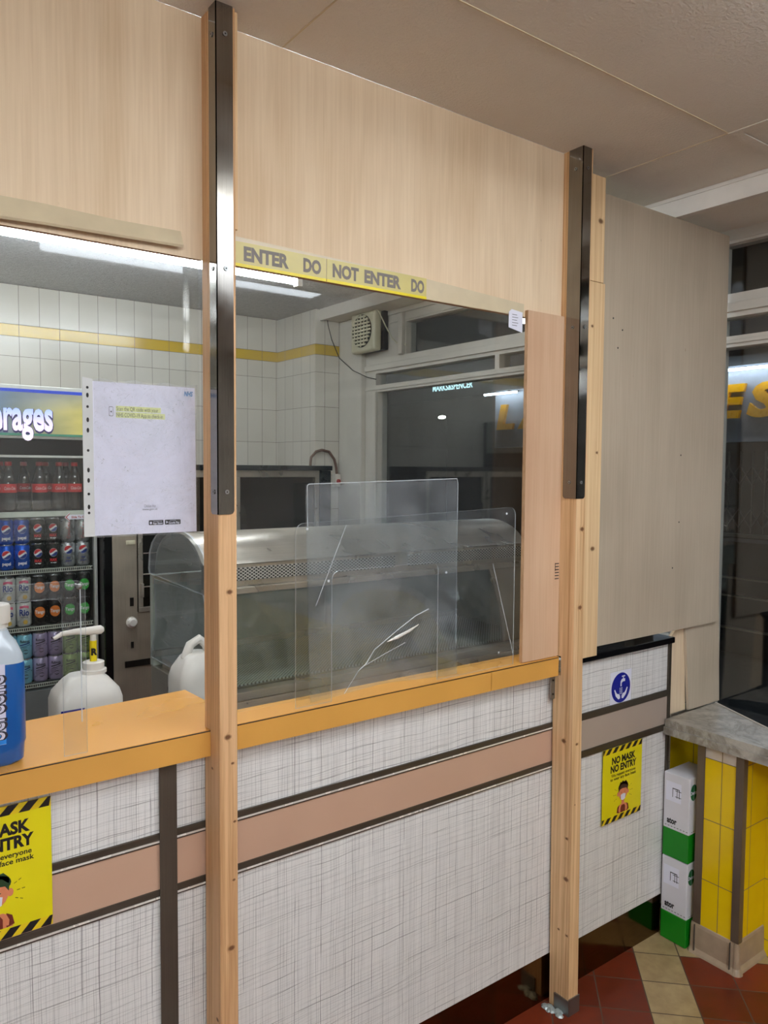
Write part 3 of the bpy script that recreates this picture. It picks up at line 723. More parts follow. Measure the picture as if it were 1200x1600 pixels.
# two offcuts standing on the marble sill
b = MB(); b.prism([(2.413, .746), (2.606, .746), (2.578, 1.235), (2.36, 1.235)], 1.4705, 1.480, 'y'); b.build('plywood_offcut', 'ply_shaded', None, 'wider plywood offcut standing on the marble sill, right of its pair', 'plywood board')
b = MB(); b.prism([(2.300, .746), (2.408, .746), (2.388, 1.07), (2.296, 1.00)], 1.4815, 1.491, 'y'); b.build('plywood_offcut', 'ply', None, 'narrow plywood offcut on the marble sill beside the end panel', 'plywood board')
b = MB(); b.box(2.096, 2.29, 1.58, 1.66, 0, .9); b.build('pedestal', 'steel_warm', None, 'steel pedestal behind the counter end panel', 'pedestal')
b = MB(); b.box(2.185, 2.285, 1.585, 1.66, .901, 1.03, .004); b.build('plastic_box', 'greenbin', None, 'green plastic box showing above the black cap', 'box')
b = MB(); b.box(2.31, 2.43, 1.625, 1.665, 0, 1.10, .004); b.build('cupboard_side', 'strip', None, 'brown cupboard side behind the end panel', 'cupboard')

# tapes on the plywood edge
tb = thing('edge_tape', 'beige tape strip lifting off the left plywood sheet', 'tape', (.2, 1.455, 1.98), 'tapes on the plywood edges')
secs = []
for k in range(13):
    x = -.9+1.49*k/12; z0 = 1.984+.004*math.sin(k*1.3)+(.006 if k == 12 else 0); y = 1.4555
    zt = 2.024+.002*math.sin(k*2.1)
    secs.append([(x, y-.0012, zt), (x, y-.010, (z0+zt)/2-.002), (x, y-.016, z0+.004), (x, y-.013, z0), (x, y-.008, (z0+zt)/2), (x, y-.0002, zt-.002)])
b = MB(); b.loft(secs); b.build('strip', 'tape', tb, smooth=True)
tb = thing('edge_tape', 'beige tape strip under the yellow printed tape', 'tape', (1.1, 1.455, 1.976), 'tapes on the plywood edges')
b = MB(); b.prism([(.6765, 1.9775), (1.545, 1.9775), (1.545, 2.010), (1.2, 2.026), (.6765, 2.036)], 1.4535, 1.4558, 'y'); b.build('strip', 'tape', tb)
for (x0, x1, words, lab) in ((.690, .920, (('ENTER', .775, .105), ('DO', .885, .045)), 'yellow barrier tape piece reading ENTER DO nearest the left post'),
                             (.922, 1.205, (('NOT', .972, .070), ('ENTER', 1.075, .105), ('DO', 1.178, .04)), 'yellow barrier tape piece reading NOT ENTER DO')):
    tb = thing('barrier_tape', lab, 'tape', ((x0+x1)/2, 1.452, 1.98), 'yellow barrier tapes')
    b = MB(); b.box(x0, x1, 1.4522, 1.4532, 1.983, 2.026); b.build('strip', 'tape_y', tb)
    b = MB(); b.box(x0, x1, 1.4515, 1.4532, 1.9765, 1.9828); b.build('bright_edge', 'tape_yb', tb)
    for (s_, cx, wd) in words:
        b = MB(); b.text(s_, .038, cx, 2.0045, 1.4519, width=wd, weight=.05); b.build('lettering', 'tape_ink', tb, norm=False)
tg = thing('paper_tag', 'small white paper tag at the top of the narrow board', 'tag', (1.5, 1.44, 1.933))
b = MB(); b.prism([(1.484, 1.942), (1.535, 1.933), (1.535, 1.986), (1.494, 1.990), (1.484, 1.982)], 1.4490, 1.4500, 'y'); b.build('paper', 'paper', tg)
b = MB()
for k in range(5): b.box(1.496, 1.514+.004*(k % 2), 1.4484, 1.4489, 1.948+k*.007, 1.9495+k*.007)
b.build('print', 'ink_grey', tg)

# ================================================================ PERSPEX SCREENS
def arch_sheet(x0, x1, ztop, cx0, cx1, cz, r, z0=1.0405, ztop_r=None):
    """outline in XZ of a sheet with a serving cut-out open at the bottom"""
    zr = ztop if ztop_r is None else ztop_r
    n = 5; P = [(x0, z0)]
    P += [(x0+r-r*math.cos(.5*PI*k/n), ztop-r+r*math.sin(.5*PI*k/n)) for k in range(n+1)]
    P += [(x1-r+r*math.sin(.5*PI*k/n), zr-r+r*math.cos(.5*PI*k/n)) for k in range(n+1)]
    P += [(x1, z0), (cx1, z0)]
    P += [(cx1-r+r*math.cos(.5*PI*k/n), cz-r+r*math.sin(.5*PI*k/n)) for k in range(n+1)]
    P += [(cx0+r-r*math.sin(.5*PI*k/n), cz-r+r*math.cos(.5*PI*k/n)) for k in range(n+1)]
    P += [(cx0, z0)]
    return P
r = thing('serving_screen', 'clear screen with a serving cut-out and bolt, standing on the left countertop', 'screen', (.1, 1.455, 1.0405), 'clear screens on the counter')
b = MB(); b.prism(arch_sheet(-.6, .402, 1.362, -.4, .361, 1.332, .016), 1.4540, 1.4565, 'y', 1); b.build('sheet', ['clear', 'edge'], r)
b = MB(); b.lathe([(.001, 0), (.004, .002), (.0055, .005), (.0055, .008)], (.391, 1.4455, 1.351), 'y', 14); b.lathe([(.003, 0), (.003, .02)], (.391, 1.458, 1.351), 'y', 8); b.build('bolt', 'zinc', r)
b = MB(); b.box(.3920, .3935, 1.4525, 1.4538, 1.10, 1.345); b.build('reflection_strip', 'edge', r)  # pale strip standing in for a rod-like reflection below the bolt
r = thing('serving_screen', 'clear screen with an arched serving cut-out between the posts', 'screen', (1.2, 1.455, 1.0405), 'clear screens on the counter')
b = MB(); b.prism(arch_sheet(.846, 1.527, 1.449, .940, 1.255, 1.338, .02, ztop_r=1.468), 1.4540, 1.4565, 'y', 1); b.build('sheet', ['clear', 'edge'], r)
for p in ((.874, 1.436), (.93, 1.317), (1.492, 1.452), (1.47, 1.08), (1.28, 1.31)):
    b = MB(); b.lathe([(.003, 0), (.003, .001)], (p[0], 1.4528, p[1]), 'y', 8); b.build('stud', 'edge', r)
b = MB(); b.prism([(.9765, 1.441), (.978, 1.441), (.8975, 1.264), (.896, 1.264)], 1.4532, 1.4538, 'y'); b.build('crack', 'edge', r)
b = MB(); b.prism([(1.4425, 1.322), (1.444, 1.322), (1.5275, 1.064), (1.526, 1.064)], 1.4532, 1.4538, 'y'); b.build('crack', 'edge', r)
# scuffed loose sheet behind it, with a curled lower corner
r = thing('loose_screen_sheet', 'taller scuffed clear sheet leaning behind the arched screen', 'screen', (1.1, 1.48, 1.0405))
b = MB(); nx, nz = 14, 16
def lsY(u, v): return 1.472+.006*math.sin(u*5+v*2)+(.028*max(0, 1-v/.45)*max(0, 1-abs(u-.55)/.4))
for lay in (0, 1):
    g_ = [[b.bm.verts.new((.885+.448*i/nx+.01*(1-k/nz)*(1 if i == 0 else 0), lsY(i/nx, k/nz)+lay*.002, 1.0405+(.492+.012*i/nx+.003*math.sin(i*1.7))*k/nz)) for k in range(nz+1)] for i in range(nx+1)]
    for i in range(nx):
        for k in range(nz): b.bm.faces.new((g_[i][k], g_[i+1][k], g_[i+1][k+1], g_[i][k+1]))
b.build('sheet', 'clear_hazy', r, smooth=True, norm=False)
b = MB(); b.tube([(.886, 1.4715, 1.44), (.885, 1.4715, 1.53), (.889, 1.4715, 1.534), (1.33, 1.473, 1.545), (1.3335, 1.473, 1.535), (1.333, 1.473, 1.12)], .0011, 6); b.build('edge_bead', 'edge', r)
CREASE = [(.984, 1.469, 1.047), (1.024, 1.469, 1.095), (1.046, 1.469, 1.109), (1.07, 1.469, 1.139), (1.137, 1.469, 1.177), (1.196, 1.469, 1.207), (1.237, 1.469, 1.219)]
HIGHLIGHT = [(1.108, 1.469, 1.153), (1.137, 1.469, 1.160), (1.176, 1.469, 1.172), (1.205, 1.469, 1.184)]
LINE2 = [(1.042, 1.469, 1.105), (1.098, 1.469, 1.124), (1.163, 1.469, 1.144)]
b = MB(); b.tube(CREASE, [.0005, .0006, .0012, .0010, .0010, .0012, .0016], 6); b.build('crease_highlight', 'edge', r)
b = MB(); b.tube(HIGHLIGHT, [.0008, .0045, .0035, .0010], 8); b.build('crease_highlight', 'trim_light', r)  # pale tube imitating the highlight on the crease
b = MB(); b.tube(LINE2, .0006, 6); b.build('crease_highlight', 'edge', r)
# full-height sheets behind the plywood
b = MB(); b.box(.677, 1.70, 1.5050, 1.5075, 1.0405, 2.05); b.build('screen_sheet', 'clear_full', None, 'large clear sheet closing the opening between the posts', 'screen')
b = MB(); b.box(-1.2, .632, 1.4695, 1.4720, 1.4375, 2.05); b.build('screen_sheet', 'clear_full', None, 'large clear sheet left of the left post, holding the notice', 'screen')

# ================================================================ NOTICE IN A PLASTIC POCKET
r = thing('pocket_notice', 'white check-in notice in a punched plastic pocket on the clear sheet', 'notice', (.52, 1.466, 1.436))
b = MB(); b.prism([(.4245, 1.441), (.6235, 1.441), (.6215, 1.7265), (.4235, 1.7265)], 1.4660, 1.4665, 'y'); b.build('paper', 'paper', r)
b = MB(); b.prism([(.4050, 1.440), (.4240, 1.440), (.4235, 1.730), (.4050, 1.733)], 1.4655, 1.4668, 'y'); st = b.build('punched_strip', 'pocket_strip', r)
b = MB()
for i, (z, lg) in enumerate(((1.714, 0), (1.700, 1), (1.679, 0), (1.655, 1), (1.636, 1), (1.599, 0), (1.563, 1), (1.544, 1), (1.519, 0), (1.495, 1), (1.484, 0))):
    b.face([(p[0], 1.4651, p[1]) for p in ell(.414, z, .0024, .0045 if lg else .0026, 12)])
b.build('punch_hole', 'black', st)
b = MB()
nx, nz = 16, 8
g_ = [[b.bm.verts.new((.4245+.2*i/nx, 1.4640+.0012*math.sin(i*1.1+k*.7)-.0025*(k == nz)*abs(math.sin(i*.9)), 1.438+.292*k/nz+(.003*math.sin(i*1.3) if k == nz else 0))) for k in range(nz+1)] for i in range(nx+1)]
for i in range(nx):
    for k in range(nz): b.bm.faces.new((g_[i][k], g_[i+1][k], g_[i+1][k+1], g_[i][k+1]))
b.build('plastic_front', 'pocket', r, smooth=True, norm=False)
b = MB(); Yt = 1.46545
b.mat(1).box(.4655, .5520, 1.4656, 1.4659, 1.6735, 1.6835).box(.4655, .5600, 1.4656, 1.4659, 1.6615, 1.6722)
b.mat(0).text('Scan the QR code with your', .0105, .4665, 1.6785, Yt, width=.080, align='L'); b.text('NHS COVID-19 App to check-in', .0105, .4665, 1.667, Yt, width=.089, align='L')
b.prism(rrect(.4525, .4605, 1.6635, 1.6815, .002), 1.4656, 1.4659, 'y'); b.mat(2).prism(rrect(.4532, .4598, 1.6645, 1.6805, .0016), 1.4653, 1.4655, 'y'); b.mat(0).box(.4552, .4578, 1.4650, 1.4652, 1.6705, 1.6735)
b.mat(3).text('NHS', .013, .608, 1.7145, Yt, width=.018, weight=.03, shear=.2)
b.mat(4).text('Chicken Hut', .008, .5285, 1.4945, Yt, width=.023); b.text('www.gov.uk', .006, .5285, 1.4885, Yt, width=.03)
b.mat(0).prism(rrect(.5260, .5550, 1.4570, 1.4665, .0015), 1.4656, 1.4659, 'y').prism(rrect(.5580, .5900, 1.4570, 1.4665, .0015), 1.4656, 1.4659, 'y')
b.mat(2).text('App Store', .0062, .5435, 1.4605, Yt, width=.019, weight=.02); b.text('Google Play', .0062, .5765, 1.4605, Yt, width=.022, weight=.02)
b.text('Download on the', .003, .5435, 1.4645, Yt, width=.017); b.text('GET IT ON', .003, .574, 1.4645, Yt, width=.012)
b.flat(ell(.5300, 1.4612, .0022, .0026, 12), Yt); b.flat([(.5605, 1.4645), (.5605, 1.459), (.5645, 1.4618)], Yt)
b.build('print', ['ink', 'hilite', 'paper', 'ink_blue', 'ink_grey'], r, norm=False)

# ================================================================ MASK POSTERS
def poster(x0, z0, wd, ht, Y, lab, green):
    r = thing('mask_poster', lab, 'poster', (x0+wd/2, Y, z0), 'mask posters on the counter front')
    b = MB(); b.box(x0, x0+wd, Y, Y+.0009, z0, z0+ht); b.build('paper', 'sign_y', r)
    for zb in (z0+ht*.928, z0):
        b = MB(); hh = ht*.072
        b.mat(0); b.flat([(0, 0), (wd, 0), (wd, hh), (0, hh)], Y-.0002, x0, zb)
        b.mat(1); p = wd/6.0; sl = hh*.95
        for k in range(-1, 6):
            a, c = k*p+p*.35, k*p+p*.9
            q = [(max(0, min(wd, a)), 0), (max(0, min(wd, c)), 0), (max(0, min(wd, c+sl)), hh), (max(0, min(wd, a+sl)), hh)]
            if q[1][0] > q[0][0]+.001 or q[2][0] > q[3][0]+.001: b.flat(q, Y-.0004, x0, zb)
        b.build('hazard_stripes', ['stripe_y', 'ink'], r, norm=False)
    cx = x0+wd*.52; T = lambda f: z0+ht*(1-f)
    for (words, sz, v, wf, wt) in (('NO MASK', .125, .175, .60, .045), ('NO ENTRY', .125, .285, .66, .045), ('We request everyone', .056, .375, .62, .02), ('to wear any face mask', .056, .425, .66, .02)):
        b = MB(); b.text(words, ht*sz, cx, T(v), Y-.0005, width=wd*wf, weight=wt); b.build('lettering', 'ink', r, norm=False)
    b = MB(); k = ht; cz = z0
    P = lambda pts: [(cx+u*k, cz+v*k) for (u, v) in pts]
    E_ = lambda u, v, ru, rv, n=18: [(cx+p[0]*k, cz+p[1]*k) for p in ell(u, v, ru, rv, n)]
    L = [Y-.0005-.0002*i for i in range(6)]
    b.mat(1).flat(E_(.005, .425, .108, .068), L[0]); b.flat(P([(-.09, .44), (-.06, .505), (-.035, .49), (-.01, .515), (.02, .495), (.06, .505), (.10, .46), (.10, .42), (-.09, .42)]), L[0])    # hair
    b.mat(0).flat(E_(-.105, .345, .022, .03), L[0]); b.flat(E_(.105, .345, .022, .03), L[0])                                       # ears
    b.flat(E_(0, .345, .092, .095), L[1]); b.flat(P([(-.03, .27), (.03, .27), (.03, .18), (-.03, .18)]), L[0])                      # face, neck
    b.mat(1).flat(P([(-.095, .36), (-.10, .42), (-.04, .465), (.05, .46), (.10, .41), (.095, .36), (.07, .40), (-.02, .41), (-.07, .40)]), L[2])
    b.flat(E_(-.035, .355, .009, .004, 8), L[2]); b.flat(E_(.035, .355, .009, .004, 8), L[2])
    b.mat(3).flat(P([(-.052, .325), (0, .338), (.052, .325), (.045, .262), (0, .245), (-.045, .262)]), L[3])                        # mask
    b.mat(0).flat(P([(-.12, .085), (-.10, .165), (-.05, .20), (.05, .20), (.10, .165), (.12, .085)]), L[1])
    b.mat(2).flat(P([(-.13, .10), (-.115, .17), (-.075, .195), (-.07, .12), (-.075, .085)]), L[2]); b.flat(P([(.13, .10), (.115, .17), (.075, .195), (.07, .12), (.075, .085)]), L[2])
    b.flat(P([(-.05, .085), (-.05, .155), (-.03, .185), (.03, .185), (.05, .155), (.05, .085)]), L[2])
    b.mat(0).flat(P([(-.09, .10), (-.075, .10), (-.045, .165), (-.055, .20), (-.075, .185), (-.095, .14)]), L[4]); b.flat(P([(.09, .10), (.075, .10), (.045, .165), (.055, .20), (.075, .185), (.095, .14)]), L[4])
    b.mat(4)
    for s in (-1, 1):
        for (a0_, v0) in ((.5, .40), (0.05, .345), (-.4, .29)):
            for q in (0, 1):
                u0 = .15+q*.035; c_, s_ = math.cos(a0_), math.sin(a0_)
                b.flat([(cx+s*(u0*c_)*k, cz+(v0+(u0-.15)*s_*1)*k), (cx+s*((u0+.022)*c_)*k, cz+(v0+(u0+.022-.15)*s_)*k), (cx+s*((u0+.022)*c_)*k, cz+(v0+.005+(u0+.022-.15)*s_)*k), (cx+s*(u0*c_)*k, cz+(v0+.005+(u0-.15)*s_)*k)], L[0])
    b.build('illustration', ['skin', 'hairg' if green else 'hair', 'maroon', 'paper', 'ink'], r, norm=False)
poster(.139, .731, .199, .240, 1.4618, 'larger-looking yellow mask poster cut off by the left edge of the photo', True)
poster(1.938, .469, .199, .237, 1.4618, 'whole yellow mask poster on the end panel right of the right post', False)
# hand washing sticker
r = thing('handwash_sticker', 'round blue hand washing sticker on the end panel', 'sticker', (2.027, 1.469, .83))
b = MB(); b.box(1.974, 2.080, 1.4686, 1.4696, .836, .942); b.build('backing', 'paper', r)
b = MB(); b.flat(ell(2.027, .889, .0475, .0475, 40), 1.4684); b.build('disc', 'safety_blue', r, norm=False)
b = MB(); Yk = 1.4681; X0, Z0 = 2.027, .889
b.flat([(-.003, .004), (.003, .004), (.003, .014), (.009, .018), (.020, .018), (.020, .027), (.004, .027), (-.003, .020)], Yk, X0, Z0); b.flat([(.009, .027), (.013, .027), (.013, .033), (.009, .033)], Yk, X0, Z0); b.flat([(.003, .033), (.020, .033), (.020, .037), (.003, .037)], Yk, X0, Z0)
for i in range(3):
    for j in range(4): b.flat(ell(-.005+i*.005, -.002-j*.0055, .0015, .0021, 8), Yk, X0, Z0)
for s in (-1, 1):
    b.flat([(s*.004, -.034), (s*.012, -.036), (s*.026, -.024), (s*.034, -.004), (s*.030, -.002), (s*.024, -.012), (s*.018, -.018), (s*.010, -.019), (s*.004, -.026)], Yk, X0, Z0)
b.build('tap_and_hands', 'paper', r, norm=False)

# ================================================================ BLUE CLEANER JUG (left edge)
M['jug_clear'] = NT('jug_translucent').m
t = NT('jug_plastic'); x, y, z = t.pos()
lv = t.math('LESS_THAN', z, t.math('ADD', 1.222, t.math('MULTIPLY', y, 0.0)))
col = t.mix(lv, lin((186, 196, 204)), lin((14, 86, 158)))
t.bsdf(col, 0.28, 0, coat=0.3); M['jug_plastic'] = t.m
r = thing('cleaner_jug', 'large jug of blue cleaning fluid at the left edge of the countertop', 'jug', (.2, 1.53, 1.0405))
def rring(x0, x1, y0, y1, z, rad, n=4):
    return [(p[0], p[1], z) for p in rrect(x0, x1, y0, y1, rad, 'abcd', n)]
jx0, jx1, jy0, jy1 = .095, .303, 1.462, 1.592
b = MB(); prof = [(.012, 1.0405), (.004, 1.047), (.002, 1.075), (0, 1.082), (0, 1.215), (.003, 1.235), (.012, 1.258), (.02, 1.268), (.024, 1.279)]
b.loft([rring(jx0+i, jx1-i, jy0+i*.7, jy1-i*.7, z, .022) for (i, z) in prof]); b.build('body', 'jug_plastic', r, smooth=True)
b = MB(); b.lathe([(.030, 1.279), (.030, 1.288), (.034, 1.288), (.034, 1.317), (.032, 1.320)], (.255, 1.527, 0), 'z', 32); b.build('cap', 'white', r, smooth=True)
b = MB(); b.tube([(.21, 1.527, 1.276), (.19, 1.527, 1.297), (.14, 1.527, 1.300), (.12, 1.527, 1.276)], .011, 10); b.build('handle', 'jug_plastic', r, smooth=True)
M['lab_p'] = plain('jug_label_lilac', (206, 204, 222), 0.4); M['lab_b'] = plain('jug_label_blue', (36, 130, 214), 0.4); M['lab_k'] = plain('jug_label_letters', (40, 36, 46), 0.4)
b = MB(); b.mat(0).box(.10, .2665, jy0-.0008, jy0-.0002, 1.082, 1.224); b.mat(1).flat([(.10, 1.0825), (.2665, 1.0825), (.2665, 1.100), (.10, 1.085)], jy0-.0010)
b.mat(2).text('Screene', .062, .2435, 1.148, jy0-.0013, width=.116, weight=.045, rot=PI/2)
b.mat(0).text('Screene', .060, .2425, 1.148, jy0-.0018, width=.113, weight=.0, rot=PI/2)
b.build('label_sticker', ['lab_p', 'lab_b', 'lab_k'], r, norm=False)

# ================================================================ KITCHEN SIDE: work surfaces
ws_ = thing('work_shelf', 'low dark work shelf behind the deep left countertop', 'shelf', (.13, 1.91, 0))
b = MB(); b.box(-.6, .86, 1.76, 2.06, .79, .82, .004); b.build('shelf_top', 'strip', ws_)
for x0 in (-.55, .80):
    b = MB(); b.box(x0, x0+.05, 1.78, 2.04, 0, .79); b.build('shelf_support', 'strip', ws_)
# pump bottle
M['hdpe'] = plain('white_hdpe', (222, 218, 210), 0.35, var=0.02)
r = thing('pump_dispenser', 'white pump dispenser bottle behind the left countertop', 'dispenser', (.522, 1.90, .82))
b = MB(); P_ = [(.006, .82), (0, .83), (0, 1.015), (.006, 1.035), (.028, 1.062), (.040, 1.072)]
b.loft([rring(.445+i, .600-i, 1.845+i*.6, 1.955-i*.6, z, .022) for (i, z) in P_]); b.build('body', 'hdpe', r, smooth=True)
b = MB(); b.lathe([(.030, 1.072), (.030, 1.080), (.025, 1.082), (.025, 1.098), (.020, 1.100)], (.542, 1.90, 0), 'z', 20); b.build('collar', 'hdpe', r, smooth=True)
b = MB(); b.lathe([(.0085, 1.10), (.0085, 1.150)], (.542, 1.90, 0), 'z', 14); b.mat(1).text('R', .022, 0, 1.124, 0, wrap=(.542, 1.90, .0092), weight=.06); b.build('yellow_lock_band', ['tape_yb', 'ink'], r)
b = MB(); b.lathe([(.0075, 1.150), (.0075, 1.165)], (.542, 1.90, 0), 'z', 12); b.tube([(.452, 1.90, 1.165), (.47, 1.90, 1.174), (.50, 1.90, 1.176), (.53, 1.90, 1.174), (.56, 1.90, 1.174), (.567, 1.90, 1.174)], [.004, .006, .007, .010, .011, .006], 12); b.build('pump_head', 'hdpe', r, smooth=True)
b = MB(); b.mat(0).box(.452, .505, 1.8442, 1.8448, .90, 1.005); b.mat(1).text('5L', .03, .475, .985, 1.8438, weight=.02); b.build('label_sticker', ['safety_blue', 'paper'], r, norm=False)
# second jug
r = thing('white_jug', 'white plastic jug beside the left post, inside the kitchen', 'jug', (.80, 1.90, .82))
b = MB(); P_ = [(.006, .82), (0, .83), (0, 1.02), (.008, 1.045), (.03, 1.075), (.045, 1.085)]
b.loft([rring(.745+i*.8, .855-i*.5, 1.85+i*.6, 1.96-i*.6, z, .02) for (i, z) in P_]); b.build('body', 'hdpe', r, smooth=True)
b = MB(); b.tube([(.775, 1.905, 1.07), (.790, 1.905, 1.105), (.815, 1.905, 1.118), (.835, 1.905, 1.10), (.845, 1.905, 1.06)], .012, 10); b.build('handle', 'hdpe', r, smooth=True)

# ================================================================ HEATED DISPLAY CABINET
cb = thing('heated_display_cabinet', 'long heated display cabinet with curved steel hood behind the screens', 'display cabinet', (1.65, 2.4, 0))
CX0, CX1 = .935, 2.33
M['cab_in'] = plain('cabinet_interior', (176, 184, 174), 0.4, 0.1)
hp = []      # hood outer profile in YZ from near edge over the top to the far edge
for k in range(15):
    a = PI*(k/14); hp.append((2.36-.205*math.cos(a), 1.205+.155*math.sin(a)**.8))
b = MB(); inner = [(2.36+(p[0]-2.36)*.94, 1.205+(p[1]-1.205)*.93) for p in hp[::-1]]
b.prism([(2.152, 1.275)]+[p for p in hp if p[1] > 1.277]+[(2.568, 1.205)]+[p for p in inner if p[1] > 1.26]+[(2.165, 1.262)], CX0+.004, CX1, 'x'); b.build('hood', 'steel_h', cb, smooth=True)
b = MB(); b.box(CX0+.004, 1.655, 2.150, 2.156, 1.222, 1.262, .002); b.box(1.715, CX1-.02, 2.150, 2.156, 1.222, 1.262, .002)
b.build('vent_strip', 'vent', cb)
b = MB(); b.box(CX0+.004, CX1, 2.157, 2.175, 1.205, 1.275); b.build('vent_backing', 'steel_h', cb)
b = MB(); b.box(CX0+.004, CX1, 2.138, 2.180, 1.183, 1.204, .003); b.build('front_rail', 'steel_h', cb)
b = MB(); b.prism([(2.140, 1.19), (2.10, 1.225)]+[(2.36-.245*math.cos(PI*k/12), 1.222+.152*math.sin(PI*k/12)**.75) for k in range(13)]+[(2.60, 1.205)], CX0-.004, CX0+.002, 'x', 1); b.build('hood_end', ['clear_lid', 'edge'], cb)
secs = []
for k in range(9):
    v = k/8; yb = 2.15-.085*math.sin(v*PI*.5); yf = 2.555-.02*v+.14*max(0, v-.55)
    secs.append((yb, yf, 1.19-.275*v))
b = MB(); pts = [(s[0], s[2]) for s in secs]+[(s[1], s[2]) for s in secs[::-1]]; b.prism(pts, CX0-.003, CX0+.001, 'x', 1); b.build('end_glass', ['clear_lid', 'edge'], cb)
b = MB()
fr_ = [(s[0], s[2]) for s in secs]; b.prism(fr_+[(p[0]+.004, p[1]) for p in fr_[::-1]], CX0+.004, 2.11, 'x'); b.build('front_glass', 'cab_glass', cb)
b = MB(); b.prism(fr_+[(p[0]+.012, p[1]) for p in fr_[::-1]], 2.122, CX1, 'x'); b.build('end_panel', 'steel_warm', cb)
b = MB(); b.prism([(p[0]-.003, p[1]) for p in fr_]+[(p[0]+.010, p[1]) for p in fr_[::-1]], 2.1105, 2.1215, 'x'); b.build('glass_trim', 'steel_h', cb)
b = MB(); b.box(CX0, CX1, 2.575, 2.60, .886, 1.20); b.build('rear_doors', 'cab_in', cb)
b = MB(); b.box(1.63, 1.65, 2.560, 2.575, .94, 1.17); b.box(CX0, CX1, 2.560, 2.575, 1.17, 1.20); b.box(CX0, CX1, 2.56, 2.575, .92, .94); b.build('rear_frame', 'steel_h', cb)
b = MB(); b.box(CX0, CX1, 2.03, 2.60, .76, .885, .003); b.box(CX0, CX1, 2.03, 2.072, .8855, .912, .003); b.build('base_tray', 'steel_h', cb)
b = MB(); b.box(CX0+.02, CX1-.04, 2.085, 2.555, .914, .919); b.build('mesh_shelf', 'mesh', cb)
b = MB(); b.box(CX0+.02, CX1-.04, 2.10, 2.545, .886, .9135); b.build('inner_rail', 'steel_warm', cb)
b = MB(); b.prism([(2.085, .887), (2.16, 1.16), (2.18, 1.20), (2.574, 1.20), (2.574, .887)], CX1+.0005, CX1+.012, 'x'); b.build('end_frame', 'cab_in', cb)
b = MB(); b.box(CX0+.03, CX1, 2.06, 2.58, 0, .76); b.build('cabinet_base', 'steel_warm', cb)
b = MB(); b.lathe([(.010, .97), (.010, 2.2)], (0, 2.35, 1.20), 'x', 10); b.build('heater_bar', 'steel_h', cb)
# pie / lid seen left
b = MB(); b.prism([(.765, .83)]+[(.855-.088*math.cos(PI*k/14), .905+.10*math.sin(PI*k/14)) for k in range(15)]+[(.94, .83)], 2.0, 2.006, 'y', 1)
b.build('clear_lid', ['clear_lid', 'edge'], None, 'round clear lid standing at the left end of the cabinet', 'lid')

# ================================================================ FRYING RANGE
rg = thing('frying_range', 'stainless frying range with dark glass front against the tiled wall', 'range', (1.7, 3.8, 0))
RY = 3.60
M['range_dk'] = plain('range_dark_panel', (50, 56, 58), 0.3, 0.5)
b = MB(); b.box(1.084, 2.31, RY+.02, 3.86, 0, 1.56); b.build('body', 'black', rg)
b = MB(); b.box(1.084, 1.118, RY, RY+.02, .0, 1.56); b.build('side_filler', 'blackg', rg)
b = MB(); b.box(1.118, 1.232, RY-.004, RY+.02, .0, 1.56, .002); b.box(1.232, 2.31, RY, RY+.02, 0, .88); b.build('control_panel', 'steel_warm', rg)
b = MB(); b.box(1.084, 2.315, RY-.02, 3.86, 1.556, 1.582, .003); b.build('top_cap', 'range_dk', rg)
b = MB()
for (x0, x1) in ((1.236, 1.72), (1.74, 2.235)):
    b.box(x0, x1, RY-.012, RY+.004, .882, .905, .002); b.box(x0, x1, RY-.012, RY+.004, 1.52, 1.555, .002); b.box(x0, x0+.022, RY-.012, RY+.004, .905, 1.52, .002); b.box(x1-.022, x1, RY-.012, RY+.004, .905, 1.52, .002)
b.build('window_frame', 'steel_h', rg)
b = MB(); b.box(1.258, 1.70, RY+.006, RY+.01, .905, 1.52); b.box(1.762, 2.213, RY+.006, RY+.01, .905, 1.52); b.build('oven_glass', 'dark_glass', rg)
b = MB(); b.box(2.237, 2.308, RY-.014, RY+.019, .0, 1.555, .002); b.build('end_panel', 'range_dk', rg)
for z in (1.0, 1.06, 1.16):
    b = MB(); b.tube([(1.262, RY-.002, z), (1.40, RY-.002, z)], .003, 6); b.build('rack_bar', 'steel_h', rg)
b = MB(); b.lathe([(.026, 0), (.026, -.006), (.021, -.008), (.018, -.024), (.015, -.027)], (1.203, RY-.004, .838), 'y', 22); kn = b.build('knob', 'hdpe', rg, smooth=True)
b = MB(); b.box(1.180, 1.222, RY-.010, RY-.0045, 1.205, 1.225, .002); b.box(1.188, 1.213, RY-.013, RY-.010, 1.21, 1.22); b.build('badge', 'cream', rg)
b = MB(); b.box(1.196, 1.213, RY-.008, RY-.0045, .915, .955); b.box(1.199, 1.211, RY-.008, RY-.0045, .715, .745); b.box(1.17, 1.29, RY-.006, RY-.0042, .625, .655); b.build('switch_slot', 'black', rg)
b = MB(); b.box(1.243, 1.256, RY-.03, RY-.0125, .955, 1.02, .002); b.build('door_handle', 'steel_h', rg)

